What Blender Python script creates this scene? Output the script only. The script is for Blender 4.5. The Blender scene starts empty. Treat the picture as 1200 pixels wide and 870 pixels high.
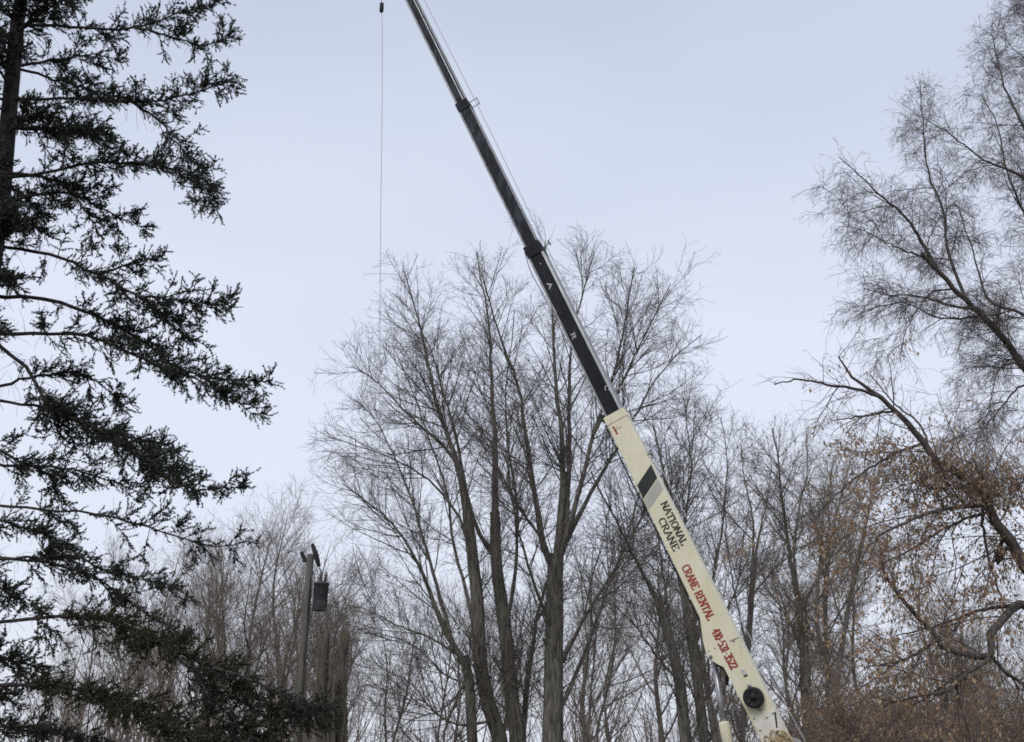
import bpy, bmesh, math
import numpy as np
from mathutils import Vector, Matrix

sc = bpy.context.scene
col = sc.collection
RNG = np.random.default_rng(11)

# ------------------------------------------------------------------ camera
F_PX, PITCH, ROLL, EYE = 1287.0, math.radians(20.0), math.radians(0.7), 1.6
cam_d = bpy.data.cameras.new('camera')
cam = bpy.data.objects.new('camera', cam_d)
col.objects.link(cam)
cam_d.sensor_width = 36.0
cam_d.lens = 36.0 * F_PX / 1200.0
cam_d.clip_end = 3000.0
cam.matrix_world = (Matrix.Translation((0, 0, EYE)) @ Matrix.Rotation(math.pi / 2 + PITCH, 4, 'X')
                    @ Matrix.Rotation(ROLL, 4, 'Z'))
sc.camera = cam
CM = np.array(cam.matrix_world.to_3x3())

# ------------------------------------------------------------------ world: even overcast over a faint clear-sky term
SUN_EL, SUN_AZ = math.radians(48), math.radians(205)     # azimuth from +Y, clockwise: behind the camera, a little left
w = bpy.data.worlds.new('World')
sc.world = w
w.use_nodes = True
nt = w.node_tree
nt.nodes.clear()
N = nt.nodes.new
out = N('ShaderNodeOutputWorld'); bg = N('ShaderNodeBackground'); bg.inputs['Strength'].default_value = 0.1
sky = N('ShaderNodeTexSky'); sky.sky_type = 'NISHITA'; sky.sun_disc = False
sky.sun_elevation = SUN_EL; sky.sun_rotation = SUN_AZ; sky.dust_density = 3.0
tc = N('ShaderNodeTexCoord'); sep = N('ShaderNodeSeparateXYZ'); ramp = N('ShaderNodeValToRGB')
nt.links.new(tc.outputs['Generated'], sep.inputs[0])
mp = N('ShaderNodeMapping'); mp.inputs['Scale'].default_value = (1.2, 1.2, 2.6)
nz = N('ShaderNodeTexNoise'); nz.inputs['Scale'].default_value = 1.6; nz.inputs['Detail'].default_value = 4.0
nz.inputs['Roughness'].default_value = 0.45
nt.links.new(tc.outputs['Generated'], mp.inputs[0]); nt.links.new(mp.outputs[0], nz.inputs[0])
ad = N('ShaderNodeMath'); ad.operation = 'MULTIPLY_ADD'; ad.inputs[1].default_value = 0.42; ad.inputs[2].default_value = -0.21
nt.links.new(nz.outputs['Fac'], ad.inputs[0])
a2 = N('ShaderNodeMath'); a2.operation = 'ADD'
nt.links.new(ad.outputs[0], a2.inputs[0]); nt.links.new(sep.outputs['Z'], a2.inputs[1])
nt.links.new(a2.outputs[0], ramp.inputs[0])
cr = ramp.color_ramp
cr.elements[0].position = 0.0; cr.elements[0].color = (0.825, 0.870, 0.975, 1)
cr.elements[1].position = 1.0; cr.elements[1].color = (0.570, 0.630, 0.785, 1)
e = cr.elements.new(0.36); e.color = (0.800, 0.855, 1.000, 1)
e = cr.elements.new(0.62); e.color = (0.608, 0.668, 0.822, 1)
sca = N('ShaderNodeVectorMath'); sca.operation = 'SCALE'; sca.inputs['Scale'].default_value = 10.0
nt.links.new(ramp.outputs['Color'], sca.inputs[0])
mx = N('ShaderNodeMix'); mx.data_type = 'RGBA'; mx.inputs['Factor'].default_value = 0.92
nt.links.new(sky.outputs[0], mx.inputs['A']); nt.links.new(sca.outputs[0], mx.inputs['B'])
nt.links.new(mx.outputs['Result'], bg.inputs['Color']); nt.links.new(bg.outputs[0], out.inputs['Surface'])

sun_d = bpy.data.lights.new('sun', 'SUN'); sun_d.energy = 1.5; sun_d.angle = math.radians(25); sun_d.color = (1.0, 0.965, 0.91)
sun = bpy.data.objects.new('sun', sun_d); col.objects.link(sun)
sdir = Vector((math.sin(SUN_AZ) * math.cos(SUN_EL), math.cos(SUN_AZ) * math.cos(SUN_EL), math.sin(SUN_EL)))
sun.rotation_euler = sdir.to_track_quat('Z', 'Y').to_euler()
vs = sc.view_settings
vs.view_transform = 'Standard'; vs.look = 'None'; vs.exposure = 0.0; vs.gamma = 1.0; vs.use_curve_mapping = False
sc.cycles.use_denoising = False
sc.cycles.filter_width = 1.7
sc.cycles.max_bounces = 5
sc.cycles.diffuse_bounces = 2
sc.cycles.transparent_max_bounces = 4

# ------------------------------------------------------------------ helpers
def ray(px, py):
    d = CM @ np.array([(px - 600.0) / F_PX, (435.0 - py) / F_PX, -1.0])
    return d
CAMP = np.array([0.0, 0.0, EYE])
def at(px, py, Y):                       # the point of the world's vertical plane y = Y seen at a photo pixel
    d = ray(px, py)
    return CAMP + d * (Y / d[1])
def atz(px, py, z):                      # the same at a depth along the lens axis
    return CAMP + ray(px, py) * z
def px_m(p):                             # metres per photo pixel at a point
    fwd = CM @ np.array([0, 0, -1.0])
    return float((np.asarray(p) - CAMP) @ fwd) / F_PX

def nrm(v, axis=-1):
    return v / np.maximum(np.linalg.norm(v, axis=axis, keepdims=True), 1e-9)

class Acc:
    """collects vertices, quads and triangles, then links ONE mesh object"""
    def __init__(s): s.v = []; s.q = []; s.t = []; s.n = 0
    def add(s, v, q=None, t=None):
        v = np.asarray(v, float).reshape(-1, 3)
        if q is not None and len(q): s.q.append(np.asarray(q, np.int64).reshape(-1, 4) + s.n)
        if t is not None and len(t): s.t.append(np.asarray(t, np.int64).reshape(-1, 3) + s.n)
        s.v.append(v); s.n += len(v)
    def tubes(s, P, R, S, lump=0.0):
        P = np.asarray(P, float); R = np.asarray(R, float)
        if P.ndim == 2: P = P[None]; R = R[None]
        n, K, _ = P.shape
        if n == 0: return
        T = nrm(np.gradient(P, axis=1))
        md = np.abs(nrm(P[:, -1] - P[:, 0]))
        ref = np.eye(3)[np.argmin(md, axis=1)][:, None, :]
        U = nrm(np.cross(T, np.broadcast_to(ref, T.shape))); V = np.cross(T, U)
        an = np.arange(S) * 2 * math.pi / S
        rr = R[:, :, None] * np.ones(S)
        if lump: rr = rr * (1 + lump * RNG.normal(size=rr.shape))
        v = P[:, :, None, :] + rr[..., None] * (np.cos(an)[:, None] * U[:, :, None, :] + np.sin(an)[:, None] * V[:, :, None, :])
        i = np.arange(n)[:, None, None] * K * S; k = np.arange(K - 1)[None, :, None] * S; a = np.arange(S)[None, None, :]
        b = (a + 1) % S
        q = np.stack([i + k + a, i + k + b, i + k + S + b, i + k + S + a], -1)
        s.add(v, q=q)
    def build(s, name, mat, parent=None, loc=None, smooth=True):
        me = bpy.data.meshes.new(name)
        v = np.concatenate(s.v) if s.v else np.zeros((0, 3))
        if loc is not None: v = v - np.asarray(loc)
        q = np.concatenate(s.q) if s.q else np.zeros((0, 4), np.int64)
        t = np.concatenate(s.t) if s.t else np.zeros((0, 3), np.int64)
        me.vertices.add(len(v)); me.vertices.foreach_set('co', v.astype(np.float32).ravel())
        li = np.concatenate([q.ravel(), t.ravel()]).astype(np.int32)
        me.loops.add(len(li)); me.loops.foreach_set('vertex_index', li)
        me.polygons.add(len(q) + len(t))
        st = np.concatenate([np.arange(len(q)) * 4, len(q) * 4 + np.arange(len(t)) * 3]).astype(np.int32)
        me.polygons.foreach_set('loop_start', st)
        me.polygons.foreach_set('use_smooth', np.full(len(q) + len(t), smooth))
        me.update(calc_edges=True)
        me.materials.append(mat)
        o = bpy.data.objects.new(name, me); col.objects.link(o)
        if parent is not None: o.parent = parent
        return o

def bm_obj(name, bm, mat, parent=None, smooth=False):
    bmesh.ops.recalc_face_normals(bm, faces=bm.faces)
    me = bpy.data.meshes.new(name); bm.to_mesh(me); bm.free()
    if smooth: me.polygons.foreach_set('use_smooth', np.full(len(me.polygons), True))
    me.materials.append(mat)
    o = bpy.data.objects.new(name, me); col.objects.link(o)
    if parent is not None: o.parent = parent
    return o

def thing(name, label, cat, loc=(0, 0, 0), group=None):
    o = bpy.data.objects.new(name, None); col.objects.link(o)
    o.location = loc; o['label'] = label; o['category'] = cat
    if group: o['group'] = group
    return o

def curve(pts, n):                       # Catmull-Rom through control points, n samples by arc length
    p = np.asarray(pts, float)
    if len(p) == 2:
        return p[0] + (p[1] - p[0]) * np.linspace(0, 1, n)[:, None]
    q = np.vstack([2 * p[0] - p[1], p, 2 * p[-1] - p[-2]])
    o = []
    for i in range(1, len(q) - 2):
        t = np.linspace(0, 1, 12, endpoint=False)[:, None]
        a, b, c, d = q[i - 1], q[i], q[i + 1], q[i + 2]
        o.append(0.5 * (2 * b + (c - a) * t + (2 * a - 5 * b + 4 * c - d) * t ** 2 + (3 * b - a - 3 * c + d) * t ** 3))
    o = np.vstack(o + [q[-2][None]])
    L = np.r_[0, np.cumsum(np.linalg.norm(np.diff(o, axis=0), axis=1))]
    s = np.linspace(0, L[-1], n)
    return np.stack([np.interp(s, L, o[:, k]) for k in range(3)], -1)

def rs(P, R, K):                          # stack of polylines to K points each
    o = np.stack([curve(p, K) for p in P]); tt = np.linspace(0, 1, K)
    r = np.stack([np.interp(tt, np.linspace(0, 1, len(x)), x) for x in R])
    return o, r

UP = np.array([0, 0, 1.0])
def grow(P, R, M, ln, K, ang=(25, 55), t=(0.15, 1.0), trop=0.15, jit=0.12, rf=0.55, rmax=0.05, rtip=0.003,
         short=0.5, lw=1.0, flat=None, tpow=1.0, pw=None):
    """M children on the polylines P with radii R; trop bends towards the sky (negative: hangs)"""
    n, Kp, _ = P.shape
    L = np.linalg.norm(np.diff(P, axis=1), axis=2).sum(1)
    wgt = L ** lw if pw is None else pw
    pi = RNG.choice(n, size=M, p=wgt / wgt.sum())
    tt = t[0] + (t[1] - t[0]) * RNG.random(M) ** tpow
    x = np.clip(tt * (Kp - 1), 0, Kp - 1.001); i0 = x.astype(int); fr = (x - i0)[:, None]
    b = P[pi, i0] * (1 - fr) + P[pi, i0 + 1] * fr
    T = nrm(P[pi, i0 + 1] - P[pi, i0])
    r0 = R[pi, i0] * (1 - fr[:, 0]) + R[pi, i0 + 1] * fr[:, 0]
    rnd = RNG.normal(size=(M, 3))
    if flat is not None: rnd[:, 2] *= flat
    pr = nrm(rnd - (rnd * T).sum(1, keepdims=True) * T)
    al = np.radians(RNG.uniform(ang[0], ang[1], M))[:, None]
    d = np.cos(al) * T + np.sin(al) * pr
    le = RNG.uniform(ln[0], ln[1], M) * (1 - short * (tt - t[0]) / max(t[1] - t[0], 1e-6))
    st = (le / (K - 1))[:, None]
    Q = np.empty((M, K, 3)); Q[:, 0] = b
    for k in range(1, K):
        d = nrm(d + UP * trop + RNG.normal(size=(M, 3)) * jit)
        Q[:, k] = Q[:, k - 1] + d * st
    ra = np.minimum(r0 * rf, rmax * (0.6 + 0.4 * le / ln[1]))
    ra = np.maximum(ra, rtip * 1.15)
    Rq = ra[:, None] + (rtip - ra[:, None]) * np.linspace(0, 1, K) ** 0.9
    return Q, Rq

def cat2(*a):
    K = max(p.shape[1] for p, _ in a); o = []
    for p, r in a: o.append(rs(p, r, K) if p.shape[1] != K else (p, r))
    return np.concatenate([x[0] for x in o]), np.concatenate([x[1] for x in o])

# ------------------------------------------------------------------ materials
def mat(name, c1, c2=None, rough=0.85, scale=6.0, stretch=(1, 1, 1), bump=0.0, detail=5.0, metal=0.0, spec=0.3, c3=None, lo=0.35, hi=0.65):
    m = bpy.data.materials.new(name); m.use_nodes = True
    t = m.node_tree; b = t.nodes['Principled BSDF']
    b.inputs['Roughness'].default_value = rough; b.inputs['Metallic'].default_value = metal
    b.inputs['Specular IOR Level'].default_value = spec
    if c2 is None:
        b.inputs['Base Color'].default_value = (*c1, 1); return m
    co = t.nodes.new('ShaderNodeTexCoord'); ma = t.nodes.new('ShaderNodeMapping'); ma.inputs['Scale'].default_value = stretch
    no = t.nodes.new('ShaderNodeTexNoise'); no.inputs['Scale'].default_value = scale; no.inputs['Detail'].default_value = detail
    ra = t.nodes.new('ShaderNodeValToRGB')
    ra.color_ramp.elements[0].color = (*c1, 1); ra.color_ramp.elements[0].position = lo
    ra.color_ramp.elements[1].color = (*c2, 1); ra.color_ramp.elements[1].position = hi
    if c3 is not None:
        e = ra.color_ramp.elements.new((lo + hi) / 2); e.color = (*c3, 1)
    t.links.new(co.outputs['Object'], ma.inputs[0]); t.links.new(ma.outputs[0], no.inputs[0])
    t.links.new(no.outputs['Fac'], ra.inputs[0]); t.links.new(ra.outputs['Color'], b.inputs['Base Color'])
    if bump:
        bu = t.nodes.new('ShaderNodeBump'); bu.inputs['Strength'].default_value = bump; bu.inputs['Distance'].default_value = 0.03
        t.links.new(no.outputs['Fac'], bu.inputs['Height']); t.links.new(bu.outputs[0], b.inputs['Normal'])
    return m

def leaf_mat(name, cols, rough=0.8, trans=0.0):
    m = bpy.data.materials.new(name); m.use_nodes = True
    t = m.node_tree; b = t.nodes['Principled BSDF']; b.inputs['Roughness'].default_value = rough
    b.inputs['Specular IOR Level'].default_value = 0.2
    g = t.nodes.new('ShaderNodeNewGeometry'); ra = t.nodes.new('ShaderNodeValToRGB')
    els = ra.color_ramp.elements
    els[0].color = (*cols[0], 1); els[1].color = (*cols[-1], 1)
    for i, c in enumerate(cols[1:-1]): e = els.new((i + 1) / (len(cols) - 1)); e.color = (*c, 1)
    t.links.new(g.outputs['Random Per Island'], ra.inputs[0]); t.links.new(ra.outputs['Color'], b.inputs['Base Color'])
    if trans:
        tr = t.nodes.new('ShaderNodeBsdfTranslucent'); ms = t.nodes.new('ShaderNodeMixShader'); ms.inputs[0].default_value = trans
        t.links.new(ra.outputs['Color'], tr.inputs['Color'])
        t.links.new(b.outputs[0], ms.inputs[1]); t.links.new(tr.outputs[0], ms.inputs[2])
        t.links.new(ms.outputs[0], t.nodes['Material Output'].inputs['Surface'])
    return m

M = {}
M['bark'] = mat('maple_bark', (0.058, 0.054, 0.048), (0.185, 0.168, 0.142), 0.95, 5.0, (3.0, 3.0, 0.5), 0.9, 8, c3=(0.115, 0.110, 0.086))
M['twig'] = mat('maple_twig', (0.105, 0.090, 0.086), (0.180, 0.155, 0.142), 0.9, 3.0)
M['bark_far'] = mat('far_bark', (0.100, 0.092, 0.084), (0.200, 0.182, 0.162), 0.95, 3.0, (2, 2, 0.5), 0.4)
M['twig_far'] = mat('far_twig', (0.145, 0.115, 0.098), (0.235, 0.190, 0.160), 0.95, 1.2)
M['bark_dark'] = mat('dark_bark', (0.045, 0.039, 0.038), (0.120, 0.104, 0.092), 0.95, 7.0, (2, 2, 0.7), 0.8, 8)
M['twig_weep'] = mat('weeping_twig', (0.105, 0.086, 0.082), (0.180, 0.150, 0.138), 0.9, 2.5)
M['spruce_bark'] = mat('spruce_bark', (0.026, 0.022, 0.022), (0.070, 0.060, 0.055), 0.95, 14.0, (1, 1, 0.6), 0.9, 8)
M['needle'] = leaf_mat('spruce_needle', [(0.018, 0.027, 0.025), (0.034, 0.046, 0.037), (0.062, 0.066, 0.036), (0.030, 0.041, 0.040), (0.050, 0.050, 0.030)], 0.6)
M['needle_olive'] = leaf_mat('olive_spruce_needle', [(0.030, 0.036, 0.022), (0.055, 0.058, 0.032), (0.085, 0.078, 0.042), (0.045, 0.048, 0.030), (0.075, 0.060, 0.036)], 0.6)
M['leaf'] = leaf_mat('dry_leaf', [(0.240, 0.155, 0.100), (0.410, 0.280, 0.180), (0.520, 0.390, 0.260), (0.320, 0.195, 0.125), (0.460, 0.325, 0.210)], 0.85, 0.45)
M['leaf_dull'] = leaf_mat('dull_dry_leaf', [(0.150, 0.108, 0.075), (0.260, 0.188, 0.122), (0.340, 0.255, 0.165), (0.200, 0.138, 0.092)], 0.9, 0.35)
M['ground'] = mat('winter_grass', (0.060, 0.058, 0.030), (0.150, 0.125, 0.075), 0.95, 0.8, bump=0.3, detail=9)
M['cream'] = mat('cream_paint', (0.680, 0.640, 0.455), (0.760, 0.715, 0.545), 0.45, 2.2, (1, 1, 0.6), 0.0, 7, spec=0.4)
def grime(m, dirt, amount, scale, stretch, lo, hi):
    t = m.node_tree; b = t.nodes['Principled BSDF']; src = b.inputs['Base Color'].links[0].from_socket
    co = t.nodes.new('ShaderNodeTexCoord'); ma = t.nodes.new('ShaderNodeMapping'); ma.inputs['Scale'].default_value = stretch
    no = t.nodes.new('ShaderNodeTexNoise'); no.inputs['Scale'].default_value = scale; no.inputs['Detail'].default_value = 9; no.inputs['Roughness'].default_value = 0.65
    mr = t.nodes.new('ShaderNodeMapRange'); mr.inputs['From Min'].default_value = lo; mr.inputs['From Max'].default_value = hi; mr.inputs['To Max'].default_value = amount
    mi = t.nodes.new('ShaderNodeMix'); mi.data_type = 'RGBA'; mi.inputs['B'].default_value = (*dirt, 1)
    t.links.new(co.outputs['Object'], ma.inputs[0]); t.links.new(ma.outputs[0], no.inputs[0]); t.links.new(no.outputs['Fac'], mr.inputs['Value'])
    t.links.new(mr.outputs[0], mi.inputs['Factor']); t.links.new(src, mi.inputs['A']); t.links.new(mi.outputs['Result'], b.inputs['Base Color'])
grime(M['cream'], (0.25, 0.20, 0.13), 0.45, 9.0, (1, 1, 0.10), 0.55, 0.85)
grime(M['cream'], (0.30, 0.18, 0.10), 0.50, 7.0, (1, 1, 1), 0.67, 0.76)
M['white_plate'] = mat('chalky_white_paint', (0.60, 0.58, 0.50), (0.74, 0.72, 0.66), 0.6, 6.0)
M['black'] = mat('black_paint', (0.007, 0.008, 0.012), (0.016, 0.018, 0.025), 0.6, 3.0, spec=0.16)
M['black_worn'] = mat('worn_dark_paint', (0.009, 0.011, 0.016), (0.060, 0.070, 0.085), 0.6, 9.0, (1, 1, 0.35), 0.0, 8, spec=0.18, lo=0.45, hi=0.80)
grime(M['black'], (0.10, 0.11, 0.12), 0.6, 14.0, (1, 1, 0.25), 0.58, 0.80)
grime(M['black_worn'], (0.30, 0.31, 0.33), 0.7, 20.0, (1, 1, 0.3), 0.62, 0.78)
M['stripe'] = mat('stripe_green_black', (0.012, 0.018, 0.016), (0.024, 0.030, 0.027), 0.5, 4.0)
M['grey_stripe'] = mat('stripe_grey', (0.400, 0.390, 0.345), (0.450, 0.440, 0.390), 0.5, 4.0)
M['steel'] = mat('bare_steel', (0.340, 0.345, 0.355), (0.500, 0.500, 0.510), 0.38, 5.0, (1, 1, 0.3), metal=0.6)
M['dull_steel'] = mat('dull_steel', (0.20, 0.20, 0.21), (0.34, 0.34, 0.35), 0.5, 8.0, metal=0.3)
M['red'] = mat('red_lettering', (0.270, 0.040, 0.030), (0.340, 0.070, 0.052), 0.5, 8.0)
M['ink'] = mat('black_lettering', (0.030, 0.030, 0.022), (0.055, 0.052, 0.040), 0.5, 8.0)
M['white'] = mat('white_lettering', (0.40, 0.41, 0.42), (0.55, 0.56, 0.57), 0.5, 8.0)
M['rubber'] = mat('black_rubber', (0.010, 0.010, 0.012), (0.022, 0.022, 0.025), 0.6, 6.0)
M['rope'] = mat('wire_rope', (0.38, 0.39, 0.42), (0.48, 0.49, 0.52), 0.5, 30.0)
M['tan_rope'] = mat('tan_rope', (0.300, 0.225, 0.120), (0.560, 0.450, 0.280), 0.9, 14.0, bump=0.5)
M['pole_wood'] = mat('weathered_pole', (0.075, 0.070, 0.062), (0.150, 0.140, 0.122), 0.9, 9.0, (2, 2, 0.15), 0.4, 8)
M['transformer'] = mat('grey_transformer', (0.060, 0.066, 0.078), (0.090, 0.096, 0.108), 0.5, 4.0)
M['porcelain'] = mat('brown_porcelain', (0.045, 0.030, 0.026), (0.060, 0.040, 0.034), 0.3, 4.0)
M['snag'] = mat('dead_bark', (0.055, 0.047, 0.040), (0.165, 0.138, 0.112), 0.95, 4.0, (3.5, 3.5, 0.35), 1.0, 9, c3=(0.098, 0.080, 0.065))
M['glass'] = mat('cab_glass', (0.02, 0.025, 0.03), (0.03, 0.035, 0.04), 0.1, 2.0, spec=0.6)

# ------------------------------------------------------------------ ground
bm = bmesh.new()
bmesh.ops.create_grid(bm, x_segments=60, y_segments=60, size=900.0)
for v in bm.verts:
    v.co.z = 0.0 if v.co.length < 90 else min((v.co.length - 90) * 0.004, 1.0)
g = bm_obj('ground', bm, M['ground'], smooth=True); g['kind'] = 'structure'; g['label'] = 'winter grass ground under the trees'

# ------------------------------------------------------------------ traced bare trees
def traced(name, label, cat, Y, trunks, limbs, levels, barkm, twigm, group=None, sides=(12, 8), trim=True):
    """trunks, limbs: (pixels, start width, end width in photo pixels, depth offset at the end); limbs may start at an offset too"""
    base = at(*trunks[0][0][0], Y); base[2] = 0.0
    root = thing(name, label, cat, base, group)
    allP, allR = [], []
    for kind, lst, S in (('trunk', trunks, sides[0]), ('limb', limbs, sides[1])):
        for it in lst:
            px, w0, w1, dy = it[:4]; d0 = it[4] if len(it) > 4 else 0.0
            s = np.linspace(0, 1, len(px))
            p = np.array([at(x, y, Y + d0 + (dy - d0) * q) for (x, y), q in zip(px, s)])
            c = curve(p, 23)[:22] if kind == 'limb' and trim else curve(p, 22)
            m = np.array([px_m(x) for x in c])
            c[1:-1] += RNG.normal(size=(20, 3)) * (0.15 + 0.5 * (kind == 'limb')) * 0.02
            r = 0.5 * m * (w1 + (w0 - w1) * (1 - np.linspace(0, 1, 22)) ** (0.8 if kind == 'trunk' else 1.5)) * (0.82 if kind == 'trunk' else 0.66)
            A = Acc(); A.tubes(c, r, S, lump=0.03)
            A.build(kind, barkm, root, base)
            allP.append(c); allR.append(r)
    P, R = np.stack(allP), np.stack(allR)
    crown(P, R, levels, root, base, barkm, twigm)
    return root

def crown(P, R, levels, root, base, barkm, twigm, wood_levels=1):
    """grow level after level; the first is a part of its own, the finer ones are one mass of twigs"""
    A = Acc(); B = Acc(); src = (P, R); prev = src; pts = []
    for i, lv in enumerate(levels):
        S = lv.pop('S'); frm = lv.pop('frm', None)
        if frm == 'all' and i: src = cat2((P, R), src)
        if frm == 'all2': src = cat2((P[:, 11:], R[:, 11:]), prev, src)
        prev = src if frm is None else prev
        Q, Rq = grow(src[0], src[1], **lv); lv['S'] = S; lv['frm'] = frm
        (A if i < wood_levels else B).tubes(Q, Rq, S)
        src = (Q, Rq); pts.append(Q)
    o = A.build('branches', barkm, root, base); o['kind'] = 'stuff'
    o = B.build('crown', twigm, root, base); o['kind'] = 'stuff'
    return pts

def maple_levels(k=1.0, sz=1.0):
    return [dict(M=int(330 * k), ln=(1.4 * sz, 4.2 * sz), K=8, ang=(22, 60), t=(0.22, 0.97), trop=0.05, jit=0.05, rf=0.5, rmax=0.026, rtip=0.006, S=4, lw=0.9, short=0.62),
            dict(M=int(2000 * k), ln=(0.5 * sz, 1.7 * sz), K=4, ang=(22, 58), t=(0.15, 1.0), trop=0.035, jit=0.08, rf=0.6, rmax=0.012, rtip=0.004, S=4),
            dict(M=int(8600 * k), ln=(0.25 * sz, 0.95 * sz), K=3, ang=(25, 62), t=(0.12, 1.0), trop=0.035, jit=0.11, rf=0.7, rmax=0.0065, rtip=0.003, S=3, frm='all2'),
            dict(M=int(16000 * k), ln=(0.12 * sz, 0.45 * sz), K=2, ang=(25, 62), t=(0.2, 1.0), trop=0.05, jit=0.15, rf=0.8, rmax=0.0042, rtip=0.0022, S=3)]

traced('maple_tree', 'tall bare maple with one thick straight trunk, left of the crane boom', 'tree', 34.0,
    [([(646, 972), (648, 870), (649, 770), (650, 705), (651, 650)], 32, 22, 0)],
    [([(650, 672), (637, 640), (630, 600), (622, 550), (613, 490), (607, 450), (587, 397), (572, 350), (562, 305)], 14, 2, -2.5),
     ([(650, 668), (657, 610), (660, 560), (657, 500), (652, 457), (648, 400), (646, 350), (640, 300), (637, 268)], 15, 2, 1.5),
     ([(653, 665), (664, 600), (667, 540), (667, 490), (668, 423), (676, 370), (690, 320), (700, 283)], 13, 2, 3.0),
     ([(654, 660), (672, 600), (684, 555), (695, 510), (715, 450), (730, 390), (738, 340), (748, 298)], 12, 2, -1.5),
     ([(660, 776), (683, 727), (720, 667), (745, 620), (763, 590), (790, 560)], 8, 2, -3.0),
     ([(658, 830), (687, 760), (712, 690), (735, 630), (752, 570), (770, 520)], 8, 2, 3.5),
     ([(663, 635), (693, 577), (720, 530), (743, 490), (767, 447), (797, 413), (832, 385)], 9, 1.5, 2.0),
     ([(695, 510), (728, 450), (752, 400), (775, 355), (790, 325)], 6, 1.5, -2.5, -0.7),
     ([(650, 692), (638, 640), (612, 600), (590, 560), (570, 520), (545, 480)], 7, 1.5, 3.5),
     ([(652, 745), (632, 700), (615, 650), (600, 590), (596, 530), (602, 470)], 7, 1.5, -3.5)],
    maple_levels(0.95), M['bark'], M['twig'])

traced('maple_tree', 'wide bare maple with several trunks fanning up to the left from one base', 'tree', 35.0,
    [([(590, 975), (588, 880), (573, 827), (563, 780), (560, 713), (555, 663), (547, 600)], 25, 14, -0.5),
     ([(603, 975), (606, 870), (600, 820), (592, 740), (582, 663), (580, 600)], 25, 14, 0.5),
     ([(580, 975), (556, 900), (553, 860), (550, 800), (543, 770)], 18, 13, -1.0)],
    [([(543, 775), (517, 730), (497, 677), (467, 623), (430, 588), (392, 560)], 12, 2, -2.5, -1.0),
     ([(547, 604), (535, 540), (513, 477), (497, 403), (482, 345), (470, 305)], 13, 2, -2.0, -0.5),
     ([(580, 604), (580, 540), (580, 507), (577, 457), (572, 373), (562, 320), (556, 283)], 13, 2, 1.5, 0.5),
     ([(607, 930), (613, 870), (617, 807), (623, 767), (630, 720), (640, 685), (655, 640), (672, 585)], 15, 3, 2.5, 0.3),
     ([(581, 655), (562, 625), (547, 580), (536, 520), (520, 460), (505, 410), (480, 365), (452, 335)], 9, 1.5, 3.0, 0.4),
     ([(547, 598), (533, 540), (483, 490), (443, 450), (404, 423)], 9, 1.5, 1.5, -0.5),
     ([(541, 770), (500, 745), (470, 735), (430, 715), (398, 708)], 5, 1.5, -2.0, -0.9),
     ([(550, 802), (520, 790), (490, 760), (455, 745), (420, 742)], 4, 1.5, 2.0, -0.8),
     ([(575, 845), (540, 850), (510, 835), (480, 800), (450, 785), (428, 760)], 5, 1.5, -1.0, -0.3),
     ([(530, 752), (513, 690), (498, 640), (480, 580), (455, 520), (430, 480), (404, 462)], 8, 1.5, 2.5, -0.9),
     ([(555, 665), (540, 612), (505, 565), (460, 538), (410, 520), (372, 508)], 7, 1.5, -3.0, -0.4),
     ([(563, 780), (548, 700), (532, 640), (524, 580), (505, 520), (480, 450), (460, 405)], 8, 1.5, 3.5, -0.3),
     ([(592, 740), (604, 670), (606, 600), (598, 540), (592, 470), (600, 400), (604, 345)], 8, 1.5, -3.0, 0.2),
     ([(548, 800), (520, 830), (480, 845), (450, 870), (420, 880)], 4, 1.2, 1.5, -0.8)],
    maple_levels(1.15), M['bark'], M['twig'])

traced('maple_tree', 'bare tree with two leaning trunks rising behind the cream boom base', 'tree', 30.0,
    [([(816, 980), (804, 870), (796, 799), (785, 750), (770, 700)], 21, 12, 0),
     ([(830, 980), (825, 870), (814, 772), (804, 714), (797, 655)], 18, 10, 0.6)],
    [([(770, 704), (747, 660), (727, 620), (705, 580), (690, 545)], 10, 2, -2.0),
     ([(797, 659), (787, 600), (775, 540), (763, 490)], 9, 2, 2.0, 0.6),
     ([(790, 772), (783, 720), (777, 670), (770, 620), (755, 560)], 8, 1.5, 2.0),
     ([(812, 762), (830, 700), (843, 640), (850, 580), (852, 530), (842, 478)], 8, 1.5, 1.0, 0.4),
     ([(803, 710), (795, 660), (804, 600), (810, 550), (805, 500), (800, 455)], 7, 1.5, 3.0, 0.5),
     ([(797, 800), (770, 770), (745, 735), (720, 710), (695, 700)], 6, 1.5, -2.0),
     ([(815, 780), (840, 740), (862, 690), (872, 630), (880, 580)], 6, 1.5, -1.0, 0.4)],
    maple_levels(0.5, 0.85), M['bark'], M['twig'])

traced('bare_tree', 'straight grey trunked bare tree forking in two, right of the boom', 'tree', 38.0,
    [([(952, 955), (945, 820), (942, 753), (937, 705)], 18, 13, 0)],
    [([(937, 709), (925, 647), (917, 587), (912, 540), (903, 492)], 11, 2, -1.5),
     ([(940, 710), (960, 673), (970, 630), (972, 580), (978, 525)], 8, 1.5, 1.0),
     ([(936, 704), (931, 650), (936, 600), (946, 550), (944, 495)], 8, 1.5, 2.5),
     ([(944, 800), (965, 745), (990, 710), (1010, 660)], 5, 1.5, -1.0),
     ([(942, 770), (920, 720), (900, 690), (885, 650)], 5, 1.5, 1.5)],
    maple_levels(0.42, 0.85), M['bark'], M['twig_far'])

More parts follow.
